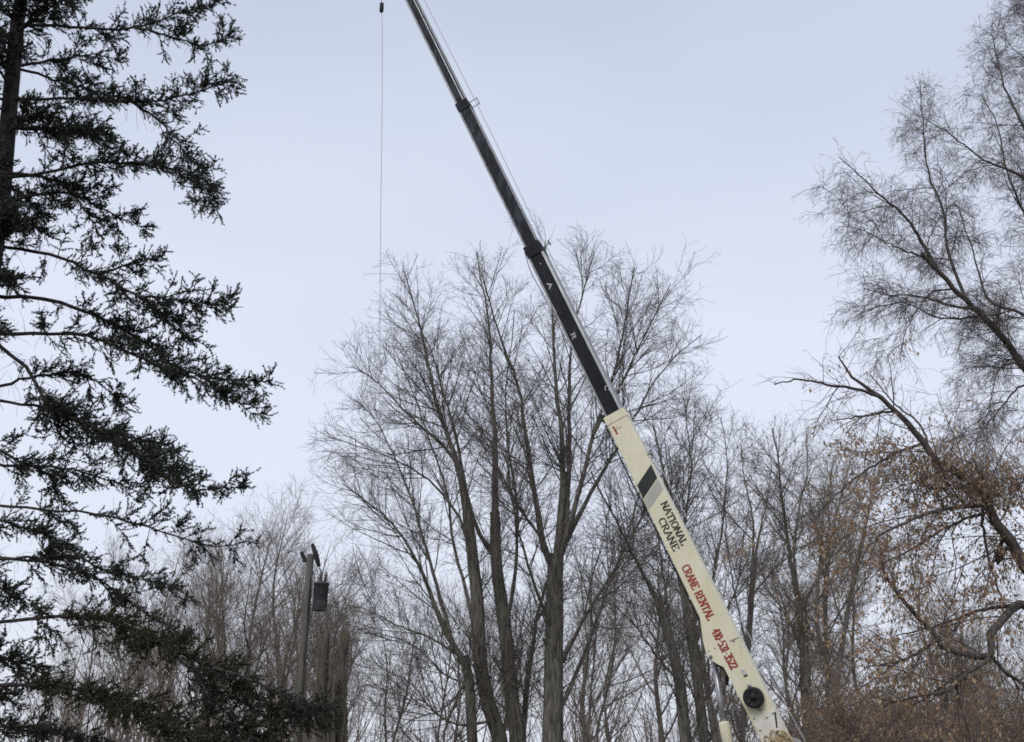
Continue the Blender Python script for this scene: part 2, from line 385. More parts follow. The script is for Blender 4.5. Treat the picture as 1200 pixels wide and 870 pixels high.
traced('bare_tree', 'slender bare tree with a broken stub close beside the boom, right of it', 'tree', 41.0,
    [([(866, 950), (873, 800), (877, 753), (883, 663)], 10, 8, 0)],
    [([(883, 666), (890, 625), (898, 590), (905, 540)], 6, 1.5, 1.0), ([(883, 668), (882, 610), (872, 560), (868, 515)], 6, 1.5, -1.0),
     ([(877, 716), (877, 705), (876, 692), (876, 680)], 3, 3, 0.0), ([(880, 700), (905, 670), (925, 650), (945, 610)], 4, 1.5, -1.5),
     ([(876, 760), (862, 700), (852, 640), (850, 590)], 4, 1.5, 1.0)],
    maple_levels(0.25, 0.8), M['bark_far'], M['twig_far'])
traced('bare_tree', 'thin bare tree leaning right behind the brown leaved branches', 'tree', 43.0,
    [([(968, 945), (983, 787), (997, 697), (1013, 623)], 8, 6, 0)],
    [([(1013, 625), (1022, 580), (1036, 530)], 5, 1.5, 1.0), ([(997, 700), (1010, 655), (1040, 600)], 4, 1.5, -1.5), ([(990, 740), (975, 690), (965, 640), (960, 590)], 4, 1.5, 1)],
    maple_levels(0.2, 0.8), M['bark_far'], M['twig_far'])
traced('bare_tree', 'thin upright bare tree just right of the forked grey trunk', 'tree', 45.0,
    [([(972, 942), (970, 797), (967, 713), (970, 647)], 8, 6, 0)],
    [([(970, 650), (984, 590), (1000, 525)], 5, 1.5, 1.0), ([(968, 690), (960, 640), (945, 560)], 4, 1.5, -1.5)],
    maple_levels(0.2, 0.8), M['bark_far'], M['twig_far'])

# ------------------------------------------------------------------ tall drooping bare tree at the right edge
def weep_levels(k):
    return [dict(M=int(110 * k), ln=(0.9, 2.5), K=9, ang=(20, 55), t=(0.12, 0.97), trop=0.02, jit=0.11, rf=0.5, rmax=0.022, rtip=0.005, S=5, lw=0.9),
            dict(M=int(1300 * k), ln=(0.5, 1.5), K=7, ang=(20, 65), t=(0.1, 1.0), trop=-0.06, jit=0.15, rf=0.6, rmax=0.010, rtip=0.003, S=4, frm='all'),
            dict(M=int(9500 * k), ln=(0.25, 0.85), K=4, ang=(20, 60), t=(0.1, 1.0), trop=-0.20, jit=0.17, rf=0.7, rmax=0.0055, rtip=0.0026, S=3),
            dict(M=int(22000 * k), ln=(0.12, 0.42), K=2, ang=(20, 60), t=(0.2, 1.0), trop=-0.5, jit=0.2, rf=0.8, rmax=0.0045, rtip=0.0024, S=3)]
traced('bare_tree', 'tall bare tree with fine drooping twigs leaning in from the right edge', 'tree', 25.0,
    [([(1345, 1010), (1320, 800), (1285, 620), (1250, 510), (1225, 465)], 44, 22, 0),
     ([(1250, 515), (1252, 400), (1245, 300), (1230, 200), (1215, 100), (1205, 0)], 20, 3, 1.0)],
    [([(1228, 470), (1200, 430), (1177, 397), (1150, 370), (1133, 353), (1110, 330), (1080, 297)], 16, 8, -1.0),
     ([(1097, 316), (1067, 262), (1033, 230), (1005, 204), (983, 184)], 8, 1.5, -2.2, -0.8),
     ([(1133, 353), (1120, 320), (1110, 290), (1105, 247), (1087, 200), (1083, 160), (1078, 95)], 7, 1.5, 1.0, -0.7),
     ([(1142, 362), (1110, 357), (1073, 347), (1040, 346), (1012, 338)], 6, 1.5, -1.5, -0.7),
     ([(1152, 372), (1100, 372), (1060, 355), (1030, 360), (1005, 370)], 4, 1.2, 1.5, -0.6),
     ([(1250, 420), (1200, 370), (1160, 353), (1147, 323), (1137, 285), (1120, 240)], 8, 1.5, 2.0),
     ([(1240, 260), (1200, 210), (1153, 187), (1117, 160), (1085, 140)], 8, 1.5, -1.0, 0.7),
     ([(1230, 210), (1200, 150), (1177, 100), (1162, 40)], 8, 1.5, 2.5, 0.8),
     ([(1240, 300), (1205, 260), (1180, 200), (1170, 150), (1150, 110)], 7, 1.5, 0.5, 0.6),
     ([(1225, 462), (1200, 424), (1183, 423), (1167, 440), (1160, 483)], 5, 1.2, -0.5),
     ([(1235, 485), (1200, 452), (1177, 473), (1157, 497), (1137, 522)], 6, 1.2, -1.0),
     ([(1120, 338), (1090, 345), (1065, 380), (1055, 415)], 4, 1.2, 1.2, -0.7),
     ([(1080, 300), (1050, 290), (1020, 274), (992, 265)], 4, 1.2, -2.2, -1.0),
     ([(1215, 100), (1230, 40), (1240, -30)], 5, 1.5, 2.0, 1.0),
     ([(1252, 400), (1300, 340), (1350, 290), (1400, 270)], 9, 1.5, -2.0, 0.5), ([(1262, 540), (1320, 470), (1370, 430), (1430, 420)], 9, 1.5, 2.5),
     ([(1235, 230), (1270, 160), (1310, 110), (1340, 60)], 8, 1.5, 1.0, 0.8)],
    weep_levels(1.5), M['bark_dark'], M['twig_weep'], trim=False)

# ------------------------------------------------------------------ tree with brown dry leaves, lower right
def leaves(name, pts, count, size, m, root, base, droop=0.9):
    """folded hanging leaves spread over the twig points"""
    i = RNG.integers(0, len(pts), count)
    b = pts[i] + RNG.normal(size=(count, 3)) * 0.03
    d = nrm(np.array([0, 0, -droop]) + RNG.normal(size=(count, 3)) * 0.55)
    s = nrm(np.cross(d, RNG.normal(size=(count, 3)))); n = np.cross(d, s)
    L = RNG.uniform(size[0], size[1], count)[:, None]; W = L * RNG.uniform(0.13, 0.27, count)[:, None]
    fold = RNG.uniform(-0.3, 0.3, count)[:, None]
    v = np.stack([b, b + d * L * 0.45 + s * W + n * W * fold, b + d * L + n * W * fold * 1.5, b + d * L * 0.5 - s * W + n * W * fold], 1)
    k = np.arange(count)[:, None] * 4
    A = Acc(); A.add(v, t=np.concatenate([k + [0, 1, 2], k + [0, 2, 3]]))
    o = A.build(name, m, root, base, smooth=False); o['kind'] = 'stuff'
    return o

def brown_tree():
    Y = 15.5
    base = at(1330, 900, Y); base[2] = 0
    root = thing('leafy_tree', 'dark limbed tree still holding brown dry leaves at the lower right', 'tree', base)
    spec = [('trunk', [(1330, 1030), (1325, 900), (1300, 800), (1250, 730), (1200, 662)], 40, 15, 0, 0),
            ('limb', [(1200, 664), (1188, 640), (1167, 613), (1153, 580), (1130, 560), (1097, 540), (1083, 520), (1060, 493), (1033, 467), (1013, 453), (997, 440), (982, 418)], 14, 1.5, -0.6, 0),
            ('limb', [(1032, 466), (1000, 455), (973, 452), (948, 446), (925, 446), (908, 451)], 4, 1.2, -1.6, -0.5),
            ('limb', [(1047, 482), (1017, 487), (973, 493)], 3, 1, 0.5, -0.4),
            ('limb', [(1083, 520), (1047, 533), (1007, 557), (970, 590), (950, 612)], 3.5, 1, -1.2, -0.3),
            ('limb', [(1090, 530), (1078, 498), (1050, 475), (1020, 440)], 3, 1, 0.2, -0.3),
            ('limb', [(1152, 592), (1117, 595), (1080, 605), (1040, 623), (1018, 640)], 6, 1.5, -1.5, -0.2),
            ('limb', [(1160, 600), (1115, 615), (1075, 640), (1045, 655), (1010, 672)], 4, 1, 0.6, -0.2),
            ('limb', [(1250, 730), (1200, 707), (1177, 723), (1160, 747), (1162, 766), (1150, 770), (1110, 762), (1097, 747), (1067, 713), (1047, 690), (1033, 667), (1031, 640)], 12, 1.5, -1.0, 0),
            ('limb', [(1098, 750), (1067, 770), (1040, 778), (1012, 782)], 5, 1.2, -1.4, -0.8),
            ('limb', [(1215, 705), (1150, 715), (1100, 733), (1050, 745)], 5, 1.2, 0.8, 0),
            ('limb', [(1160, 772), (1133, 790), (1110, 810), (1077, 815), (1053, 823), (1028, 818)], 6, 1.2, -1.0, -0.7),
            ('limb', [(1162, 768), (1180, 790), (1205, 805), (1230, 830)], 5, 2, -0.6, -0.7),
            ('limb', [(1178, 625), (1168, 660), (1185, 640), (1205, 665)], 5, 4, 0.2, 0.1),
            ('limb', [(1153, 582), (1152, 620), (1160, 660), (1170, 690), (1178, 730)], 4, 1.2, 0.4, -0.1),
            ('limb', [(1240, 715), (1215, 640), (1205, 600), (1190, 560)], 7, 1.2, 1.2, 0),
            ('limb', [(1110, 810), (1105, 850), (1100, 885)], 4, 2, -0.9, -0.9)]
    Ps, Rs = [], []
    for kind, px, w0, w1, dy, d0 in spec:
        s = np.linspace(0, 1, len(px))
        c = curve([at(x, y, Y + d0 + (dy - d0) * q) for (x, y), q in zip(px, s)], 24)
        c[1:-1] += RNG.normal(size=(22, 3)) * 0.007
        r = 0.5 * np.array([px_m(x) for x in c]) * (w1 + (w0 - w1) * (1 - np.linspace(0, 1, 24)) ** 0.8)
        A = Acc(); A.tubes(c, r, 9 if kind == 'trunk' else 7, lump=0.05); A.build(kind, M['bark_dark'], root, base)
        Ps.append(c); Rs.append(r)
    lv = [dict(M=110, ln=(0.6, 1.9), K=8, ang=(25, 65), t=(0.1, 1.0), trop=-0.03, jit=0.12, rf=0.5, rmax=0.014, rtip=0.004, S=5, lw=0.7),
          dict(M=900, ln=(0.3, 1.0), K=6, ang=(25, 65), t=(0.1, 1.0), trop=-0.08, jit=0.15, rf=0.6, rmax=0.006, rtip=0.0022, S=4, frm='all'),
          dict(M=3800, ln=(0.15, 0.5), K=4, ang=(25, 65), t=(0.1, 1.0), trop=-0.08, jit=0.17, rf=0.7, rmax=0.0035, rtip=0.0016, S=3)]
    P, R = np.stack(Ps), np.stack(Rs)
    pw = np.linalg.norm(np.diff(P, axis=1), axis=2).sum(1) ** 0.7; pw[[2, 3, 5]] *= 0.12; lv[0]['pw'] = pw      # the long arch stays nearly bare
    pts = crown(P, R, lv, root, base, M['bark_dark'], M['twig_weep'])
    allp = np.concatenate([p[:, 1:].reshape(-1, 3) for p in pts[1:]])
    zl = at(1040, 520, Y)[2]; allp = allp[(allp[:, 2] < zl) | (RNG.random(len(allp)) < 0.12)]
    leaves('leaves', allp, 10500, (0.04, 0.09), M['leaf'], root, base)
    # the thick clump of leaves on the shoulder of the upper limb
    cc = []
    for (x, y), sx, n in (((1120, 562), 26, 800), ((1085, 560), 24, 550), ((1150, 580), 20, 500), ((1100, 600), 26, 350), ((1180, 570), 16, 250), ((1060, 545), 22, 300), ((1125, 790), 22, 250)):
        c0 = at(x, y, Y - 0.2); cc.append(c0 + RNG.normal(size=(n, 3)) * np.array([sx, sx * 1.2, sx * 0.62]) * px_m(c0))
    leaves('leaves', np.concatenate(cc), 3000, (0.04, 0.09), M['leaf'], root, base)
    A = Acc()                                   # its fine twigs
    cp = np.concatenate(cc); i = RNG.integers(0, len(cp), 1200); d = nrm(RNG.normal(size=(1200, 3)) + [0, 0, -0.9])
    q = cp[i][:, None] + d[:, None] * (np.array([-0.18, 0, 0.18])[:, None]) + RNG.normal(size=(1200, 3, 3)) * 0.015
    A.tubes(q, np.tile([0.004, 0.003, 0.002], (1200, 1)), 3); o = A.build('crown', M['twig_weep'], root, base); o['kind'] = 'stuff'
brown_tree()

# ------------------------------------------------------------------ spruce at the left edge
def needles(A, P, per_m, ln=(0.020, 0.035), wd=0.0145):
    n, K, _ = P.shape
    L = np.linalg.norm(np.diff(P, axis=1), axis=2).sum(1)
    cnt = np.maximum((L * per_m).astype(int), 4); pi = np.repeat(np.arange(n), cnt); m = len(pi)
    x = RNG.random(m) * (K - 1.001); i0 = x.astype(int); fr = (x - i0)[:, None]
    b = P[pi, i0] * (1 - fr) + P[pi, i0 + 1] * fr; T = nrm(P[pi, i0 + 1] - P[pi, i0])
    rnd = RNG.normal(size=(m, 3)) + UP * 0.35; pr = nrm(rnd - (rnd * T).sum(1, keepdims=True) * T)
    d = nrm(T * 0.75 + pr); s = nrm(np.cross(d, RNG.normal(size=(m, 3))))
    le = RNG.uniform(ln[0], ln[1], m)[:, None]
    v = np.stack([b - s * wd * 0.5, b + s * wd * 0.5, b + d * le], 1)
    A.add(v, t=np.arange(m * 3).reshape(-1, 3))

def spruce():
    Y = 13.0
    p1 = at(27, 0, Y); p2 = at(2, 200, Y); k = (p1[0] - p2[0]) / (p1[2] - p2[2])
    base = np.array([p2[0] - k * p2[2], Y, 0.0])
    root = thing('spruce_tree', 'tall dark spruce with drooping boughs along the left edge', 'tree', base)
    ht = 17.0
    tz = np.linspace(0, ht, 26)
    tr = np.stack([base[0] + k * tz + 0.03 * np.sin(tz), np.full(26, Y) + 0.04 * np.cos(tz * 1.3), tz], -1)
    A = Acc(); A.tubes(tr, 0.185 * (1 - tz / ht) ** 0.75 + 0.012, 12, lump=0.04); A.build('trunk', M['spruce_bark'], root, base)
    tpt = lambda z: np.array([np.interp(z, tz, tr[:, 0]), Y, z])
    T = [([(83, 32), (160, 32), (213, 15), (257, 2)], 0.6, 1.0, 0.7), ([(160, 33), (200, 43), (240, 53), (268, 40)], 0.3, 1.1, 0.5),
         ([(90, 116), (160, 119), (215, 112), (272, 92)], -0.5, 1.1, 0.7), ([(155, 120), (190, 145), (215, 180), (243, 200)], -0.3, 0.9, 0.4),
         ([(60, 72), (105, 64), (140, 70)], 1.0, 1.0, 0.7), ([(60, 150), (95, 150), (122, 160)], -0.9, 1.1, 0.7),
         ([(60, 200), (110, 190), (175, 194), (225, 206), (246, 238)], -0.7, 1.3, 0.7), ([(62, 206), (95, 240), (125, 290)], 0.3, 0.8, 0.5),
         ([(30, 232), (80, 226), (130, 250), (172, 268)], 0.8, 1.0, 0.6), ([(0, 288), (67, 300), (110, 320), (160, 347), (187, 367), (213, 393), (238, 403)], -0.3, 1.0, 0.7),
         ([(120, 320), (150, 310), (190, 301)], 0.4, 1.0, 0.5), ([(160, 347), (213, 353), (267, 358)], -0.5, 1.3, 0.5),
         ([(0, 347), (63, 353), (127, 377), (173, 403), (200, 427), (253, 443), (315, 447)], 0.3, 1.15, 0.8), ([(0, 391), (93, 393), (135, 405), (187, 430), (235, 445), (297, 487)], -0.6, 1.0, 0.75),
         ([(0, 407), (33, 433), (60, 477), (117, 503), (160, 533), (187, 557), (227, 573), (287, 572)], -0.9, 1.15, 0.75), ([(60, 477), (72, 510), (80, 545)], -0.4, 0.5, 0.4),
         ([(0, 452), (50, 440), (100, 440), (145, 475)], 0.6, 0.9, 0.6), ([(0, 470), (50, 477), (100, 497), (150, 512), (205, 525)], 0.2, 1.2, 0.6),
         ([(100, 497), (140, 520), (180, 545), (215, 548)], -0.2, 1.3, 0.4), ([(0, 528), (30, 545), (60, 560), (75, 590)], 0.6, 1.0, 0.6),
         ([(0, 545), (60, 548), (120, 560), (170, 580)], 0.7, 0.7, 0.6), ([(0, 592), (33, 597), (110, 602), (160, 613), (213, 630), (258, 640), (294, 632)], -0.2, 0.5, 0.5),
         ([(0, 655), (60, 660), (100, 673), (133, 690), (173, 720), (215, 745)], 0.3, 0.6, 0.6), ([(30, 655), (85, 652), (120, 668), (180, 683), (220, 697)], -0.7, 0.6, 0.5),
         ([(0, 610), (40, 622), (70, 640), (90, 648)], 0.8, 1.2, 0.5), ([(0, 728), (67, 723), (133, 730), (187, 757), (250, 783), (283, 807), (350, 847)], -1.0, 1.7, 0.7),
         ([(187, 757), (225, 785), (260, 830), (290, 865)], -1.2, 1.2, 0.4), ([(250, 783), (300, 800), (345, 822), (380, 850)], -1.3, 1.2, 0.4), ([(0, 690), (20, 700), (45, 715)], 0.5, 1.1, 0.5),
         ([(0, 803), (67, 803), (117, 817), (167, 837), (207, 857), (250, 880)], -0.8, 1.7, 0.7), ([(0, 770), (30, 778), (60, 790)], 0.6, 1.2, 0.6), ([(0, 852), (40, 852), (80, 862), (120, 885)], 0.2, 1.2, 0.6),
         ([(207, 857), (260, 855), (310, 866), (350, 890)], -1.0, 1.4, 0.4)]
    BR = []
    for px, dy, dens, rad in T:
        p = [at(x, y, Y + dy * min(1.0, max(0.0, (x - 10) / 230.0))) for x, y in px]
        if px[0][0] < 100 and px[0] not in ((60, 477), (100, 497), (62, 206)):
            z0 = p[0][2] + (p[0][2] - p[1][2]) / max(p[1][0] - p[0][0], 0.05) * min(p[0][0] - tpt(p[0][2])[0], 0.6)
            p = [tpt(min(z0, 15.5))] + p
        BR.append((curve(p, 18), dens, 0.030 * rad))
    for j in range(8):                                # boughs all round the trunk
        z = RNG.uniform(1.8, 15.5); az = RNG.uniform(0, 2 * math.pi)
        if math.cos(az) > 0.6 and z < 9.0: az += math.pi
        l = (3.2 - 0.15 * z) * RNG.uniform(0.6, 1.0); b = tpt(z)
        hd = np.array([math.cos(az), math.sin(az), 0])
        rise = -0.28 + 0.05 * (z - 6)
        p = [b, b + hd * l * 0.4 + UP * l * 0.4 * (rise + 0.06), b + hd * l * 0.75 + UP * l * 0.75 * (rise - 0.02), b + hd * l + UP * l * (rise + 0.06)]
        BR.append((curve(p, 18), 0.85, 0.024))
    for j in range(34):                                # short dense boughs round the upper stem
        z = RNG.uniform(6.5, 13.0); az = RNG.uniform(-2.3, 2.3) if j < 16 else RNG.uniform(-2.2, -0.9); l = RNG.uniform(0.6, 1.5); b = tpt(z); hd = np.array([math.cos(az), math.sin(az), 0])
        BR.append((curve([b, b + hd * l * 0.5 + UP * 0.04, b + hd * l + UP * RNG.uniform(-0.15, 0.2)], 18), 1.3, 0.018))
    for c, dens, r0 in BR:
        K = len(c); tt = np.linspace(0, 1, K)
        c[1:-1] += RNG.normal(size=(K - 2, 3)) * 0.010
        r = r0 * (1 - tt) ** 0.8 + 0.004
        P, R = c[None], r[None]
        L = np.linalg.norm(np.diff(c, axis=0), axis=1).sum()
        short = L < 1.3
        A = Acc(); A.tubes(c, r, 7, lump=0.05)
        m1 = max(int(L * 17 * dens), 9)
        Q1, R1 = grow(P, R, m1, (0.18, 0.64), 6, ang=(35, 70), t=(0.12 if short else 0.2, 1.0), trop=0.0, jit=0.10, rf=0.5, rmax=0.008, rtip=0.0026, short=0.55, flat=0.35, tpow=0.75)
        A.tubes(Q1, R1, 4)
        Q2, R2 = grow(Q1, R1, int(m1 * 8.5), (0.07, 0.24), 4, ang=(30, 65), t=(0.2, 1.0), trop=0.03, jit=0.12, rf=0.6, rmax=0.004, rtip=0.0016, short=0.4)
        Q2b, R2b = grow(P, R, int(L * 34 * dens) + 3, (0.07, 0.20), 4, ang=(30, 70), t=(0.3, 1.0), trop=0.10, jit=0.12, rf=0.4, rmax=0.004, rtip=0.0016)
        A.tubes(Q2[:, ::3], R2[:, ::3], 3); A.tubes(Q2b[:, ::3], R2b[:, ::3], 3)
        Q3, R3 = grow(P, R, int(L * 16), (0.10, 0.42), 5, ang=(50, 90), t=(0.05, 0.8), trop=-0.22, jit=0.2, rf=0.3, rmax=0.003, rtip=0.0014)   # dead hanging twigs
        A.tubes(Q3[:, ::2], R3[:, ::2], 3)
        o = A.build('branch', M['spruce_bark'], root, base)
        B = Acc()
        needles(B, rs(Q1[:, 2:], R1[:, 2:], 4)[0], 140)
        needles(B, Q2, 175); needles(B, Q2b, 165)
        f = B.build('foliage', M['needle_olive'] if dens > 1.35 else M['needle'], o, base, smooth=False); f['kind'] = 'stuff'
spruce()

# ------------------------------------------------------------------ thickets behind: a few shapes, copied
def generic(seed, h, nst, k):
    global RNG
    keep = RNG; RNG = np.random.default_rng(seed)
    Ps, Rs = [], []
    for j in range(nst):
        a = RNG.uniform(0, 6.283); sp = RNG.uniform(0.05, 0.16) * h * (nst > 1)
        hh = h * RNG.uniform(0.70, 0.94)
        p = [np.zeros(3) + [0.12 * j * math.cos(a), 0.12 * j * math.sin(a), 0]]
        for q in (0.25, 0.5, 0.75, 1.0):
            p.append(np.array([sp * q * math.cos(a), sp * q * math.sin(a), hh * q]) + np.r_[RNG.normal(size=2) * 0.34, 0])
        Ps.append(curve(p, 16)); Rs.append((0.010 * h / nst ** 0.4) * (1 - np.linspace(0, 1, 16)) ** 0.8 + 0.010)
    P, R = np.stack(Ps), np.stack(Rs)
    L, LR = grow(P, R, 12 * nst, (0.28 * h, 0.52 * h), 9, ang=(30, 62), t=(0.18, 0.92), trop=0.085, jit=0.07, rf=0.62, rmax=0.06, rtip=0.009, short=0.6)
    T = Acc(); T.tubes(P, R, 8, lump=0.04); B = Acc(); B.tubes(L, LR, 5)
    C = Acc()
    Q, RQ = cat2((P, R), (L, LR))
    a1 = grow(Q, RQ, int(190 * k), (0.08 * h, 0.24 * h), 6, ang=(25, 60), t=(0.3, 1.0), trop=0.08, jit=0.08, rf=0.5, rmax=0.02, rtip=0.005)
    a2 = grow(*a1, int(900 * k), (0.03 * h, 0.10 * h), 4, ang=(25, 60), t=(0.15, 1.0), trop=0.09, jit=0.11, rf=0.6, rmax=0.009, rtip=0.004)
    a3 = grow(*a2, int(2300 * k), (0.02 * h, 0.055 * h), 2, ang=(25, 60), t=(0.2, 1.0), trop=0.08, jit=0.12, rf=0.7, rmax=0.006, rtip=0.0036)
    C.tubes(*a1, 4); C.tubes(*a2, 3); C.tubes(*a3, 3)
    RNG = keep
    return [(n, acc, m) for n, acc, m in (('trunk', T, M['bark_far']), ('branches', B, M['bark_far']), ('crown', C, M['twig_far']))]
PROTO = []
for s, h, n, k in ((101, 15.0, 1, 1.0), (102, 15.0, 2, 1.1), (103, 14.0, 3, 1.2), (104, 15.0, 1, 0.9), (105, 13.0, 2, 1.0)):
    ob = []
    for nm, acc, m in generic(s, h, n, k):
        o = acc.build(nm, m); me = o.data; bpy.data.objects.remove(o); ob.append((nm, me))
    PROTO.append((h, ob))
ORD = ['first', 'second', 'third', 'fourth', 'fifth', 'sixth', 'seventh', 'eighth', 'ninth', 'tenth', 'eleventh', 'twelfth', 'thirteenth', 'fourteenth', 'fifteenth', 'sixteenth', 'seventeenth', 'eighteenth', 'nineteenth', 'twentieth', 'twenty-first', 'twenty-second', 'twenty-third', 'twenty-fourth']
def nth(lst, i):                          # which one from the left
    return ORD[sorted(range(len(lst)), key=lambda k: lst[k][0]).index(i)]
def plant(px, ytop, Y, proto, rot, label, group, name='thicket_tree'):
    top = at(px, ytop, Y); h, ob = PROTO[proto]
    t = thing(name, label, 'tree', (top[0], Y, 0.0), group)
    s = top[2] / h
    t.scale = (s * 1.0, s * 1.0, s); t.rotation_euler = (0, 0, rot)
    for nm, me in ob:
        o = bpy.data.objects.new(nm, me); col.objects.link(o); o.parent = t
        if nm != 'trunk': o['kind'] = 'stuff'
LT = [(112, 690, 62), (182, 628, 60), (205, 618, 70), (258, 600, 72), (283, 588, 60), (322, 575, 58), (345, 582, 70), (395, 640, 66), (418, 665, 60), (330, 600, 76), (270, 610, 78), (380, 640, 80), (160, 690, 76), (85, 760, 66), (405, 660, 76), (245, 655, 55)]
for i, (x, y, Y) in enumerate(LT):
    plant(x, y, Y, i % 5, i * 1.7, 'slender grey bare tree, %s from the left in the thicket behind the utility pole' % nth(LT, i), 'bare trees in the left thicket')
RT = [(705, 625, 58), (765, 565, 66), (838, 525, 64), (955, 515, 70), (1080, 625, 66), (1120, 665, 62), (1195, 675, 60), (920, 585, 78), (985, 605, 80), (1140, 705, 78)]
for i, (x, y, Y) in enumerate(RT):
    plant(x, y, Y, (i + 2) % 5, i * 2.3 + 0.5, 'slender bare tree, %s from the left in the woodland behind the boom' % nth(RT, i), 'bare trees in the right thicket')
MT = [(470, 690, 70), (535, 640, 68), (610, 640, 70), (680, 630, 72), (590, 690, 60)]
for i, (x, y, Y) in enumerate(MT):
    plant(x, y, Y, (i + 1) % 5, i * 1.1 + 0.2, 'thin far bare tree, %s from the left behind the two big maples' % nth(MT, i), 'bare trees behind the maples')

# far wood and undergrowth: one uncountable mass
def mass(name, label, n, xr, yr, hr, twigm, seed_leaf=0, K=6, kids=4):
    b = np.stack([RNG.uniform(*xr, n), RNG.uniform(*yr, n), np.zeros(n)], -1)
    b[:, 0] *= b[:, 1] / yr[1]
    hh = RNG.uniform(hr[0], hr[1], n); d = nrm(np.c_[RNG.normal(size=(n, 2)) * 0.22, np.ones(n)])
    P = np.empty((n, K, 3)); P[:, 0] = b
    for k in range(1, K):
        d = nrm(d + RNG.normal(size=(n, 3)) * 0.10); P[:, k] = P[:, k - 1] + d * (hh / (K - 1))[:, None]
    R = np.linspace(1, 0.2, K)[None] * (0.004 * hh + 0.008)[:, None]
    A = Acc(); A.tubes(P, R, 4)
    a1 = grow(P, R, n * kids, (0.2 * hr[0], 0.45 * hr[1]), 4, ang=(25, 60), t=(0.15, 1), trop=0.06, jit=0.15, rf=0.6, rmax=0.02, rtip=0.005); A.tubes(*a1, 3)
    a2 = grow(*a1, n * kids * 3, (0.08 * hr[0], 0.2 * hr[1]), 3, ang=(25, 60), t=(0.15, 1), trop=0.06, jit=0.15, rf=0.6, rmax=0.010, rtip=0.0045); A.tubes(a2[0][:, ::2], a2[1][:, ::2], 3)
    o = A.build(name, twigm); o['kind'] = 'stuff'; o['label'] = label; o['category'] = 'undergrowth'
    return np.concatenate([a1[0].reshape(-1, 3), a2[0].reshape(-1, 3)])
mass('woodland', 'tangle of far bare undergrowth along the bottom of the view', 560, (-46, 60), (66, 105), (3.5, 9.5), M['twig_far'])
mass('undergrowth', 'dense grey brown brush below the thicket at the lower right', 420, (2, 32), (40, 58), (2.5, 5.5), M['twig_far'])

mass('undergrowth', 'tangle of brown brush round the utility pole at the lower left', 300, (-24, -8), (46, 60), (3.5, 8.0), M['twig_far'])

# brown leaved shrubs behind the crane, lower right
def shrub_proto(seed):
    global RNG
    keep = RNG; RNG = np.random.default_rng(seed)
    n = 16; a = RNG.uniform(0, 6.283, n); P = []
    for j in range(n):
        sp = RNG.uniform(0.2, 1.5); h = RNG.uniform(2.2, 4.2)
        e = np.array([math.cos(a[j]) * sp, math.sin(a[j]) * sp, h])
        P.append(curve([[0.2 * math.cos(a[j]), 0.2 * math.sin(a[j]), 0], e * [0.5, 0.5, 0.45], e, e + [e[0] * 0.4, e[1] * 0.4, -0.2]], 12))
    P = np.stack(P); R = np.tile(0.022 * (1 - np.linspace(0, 1, 12)) ** 0.8 + 0.005, (n, 1))
    S = Acc(); S.tubes(P, R, 5)
    a1 = grow(P, R, 220, (0.5, 1.4), 6, ang=(25, 60), t=(0.15, 1), trop=0.0, jit=0.14, rf=0.5, rmax=0.010, rtip=0.004)
    a2 = grow(*a1, 1600, (0.2, 0.7), 4, ang=(25, 60), t=(0.1, 1), trop=-0.03, jit=0.16, rf=0.6, rmax=0.006, rtip=0.003)
    C = Acc(); C.tubes(*a1, 4); C.tubes(*a2, 3)
    o1 = S.build('stem', M['twig_far']); o2 = C.build('twigs', M['twig_far']); o3 = leaves('leaves', a2[0].reshape(-1, 3), 2600, (0.05, 0.10), M['leaf_dull'], None, None)
    me = [('stem', o1.data), ('twigs', o2.data), ('leaves', o3.data)]
    for o in (o1, o2, o3): bpy.data.objects.remove(o)
    RNG = keep
    return me
SP = [shrub_proto(201), shrub_proto(202)]
SH = [(945, 800, 28), (985, 775, 27), (1020, 760, 29), (1062, 775, 26.5), (1100, 785, 28.5), (1140, 800, 27), (1180, 790, 29), (1215, 780, 28), (1000, 800, 33), (1080, 790, 34), (1160, 790, 34), (920, 830, 32), (960, 830, 24.5), (1120, 830, 24.5)]
for i, (x, y, Y) in enumerate(SH):
    tp = at(x, y, Y); t = thing('shrub', 'tan leaved shrub, %s from the left in the brush at the lower right' % nth(SH, i), 'shrub', (tp[0], Y, 0), 'tan shrubs at the lower right')
    s = tp[2] / 4.2; t.scale = (1.15, 1.15, s); t.rotation_euler = (0, 0, i * 1.3)
    for nm, me in SP[i % 2]:
        o = bpy.data.objects.new(nm, me); col.objects.link(o); o.parent = t
        if nm != 'stem': o['kind'] = 'stuff'

# ------------------------------------------------------------------ utility pole and the broken trunk beside it
def lathe(bm_acc, c0, axis, prof, S=20):
    """closed profile (distance along axis, radius)"""
    ax = nrm(np.asarray(axis, float)); c = np.array([np.asarray(c0) + ax * t for t, _ in prof]); r = np.array([x for _, x in prof])
    ref = np.eye(3)[np.argmin(np.abs(ax))]; U = nrm(np.cross(ax, ref)); V = np.cross(ax, U)
    an = np.arange(S) * 2 * math.pi / S
    v = c[:, None] + r[:, None, None] * (np.cos(an)[:, None] * U + np.sin(an)[:, None] * V)[None]
    K = len(prof); k = np.arange(K - 1)[:, None] * S; a = np.arange(S)[None]; b = (a + 1) % S
    bm_acc.add(v.reshape(-1, 3), q=np.stack([k + a, k + b, k + S + b, k + S + a], -1))
def tube(name, pts, r, m, parent, loc, S=8, n=None):
    c = curve(pts, n or max(len(pts) * 4, 6)); A = Acc(); A.tubes(c, np.full(len(c), r) if np.isscalar(r) else np.interp(np.linspace(0, 1, len(c)), np.linspace(0, 1, len(r)), r), S)
    v = c
    return A.build(name, m, parent, loc)

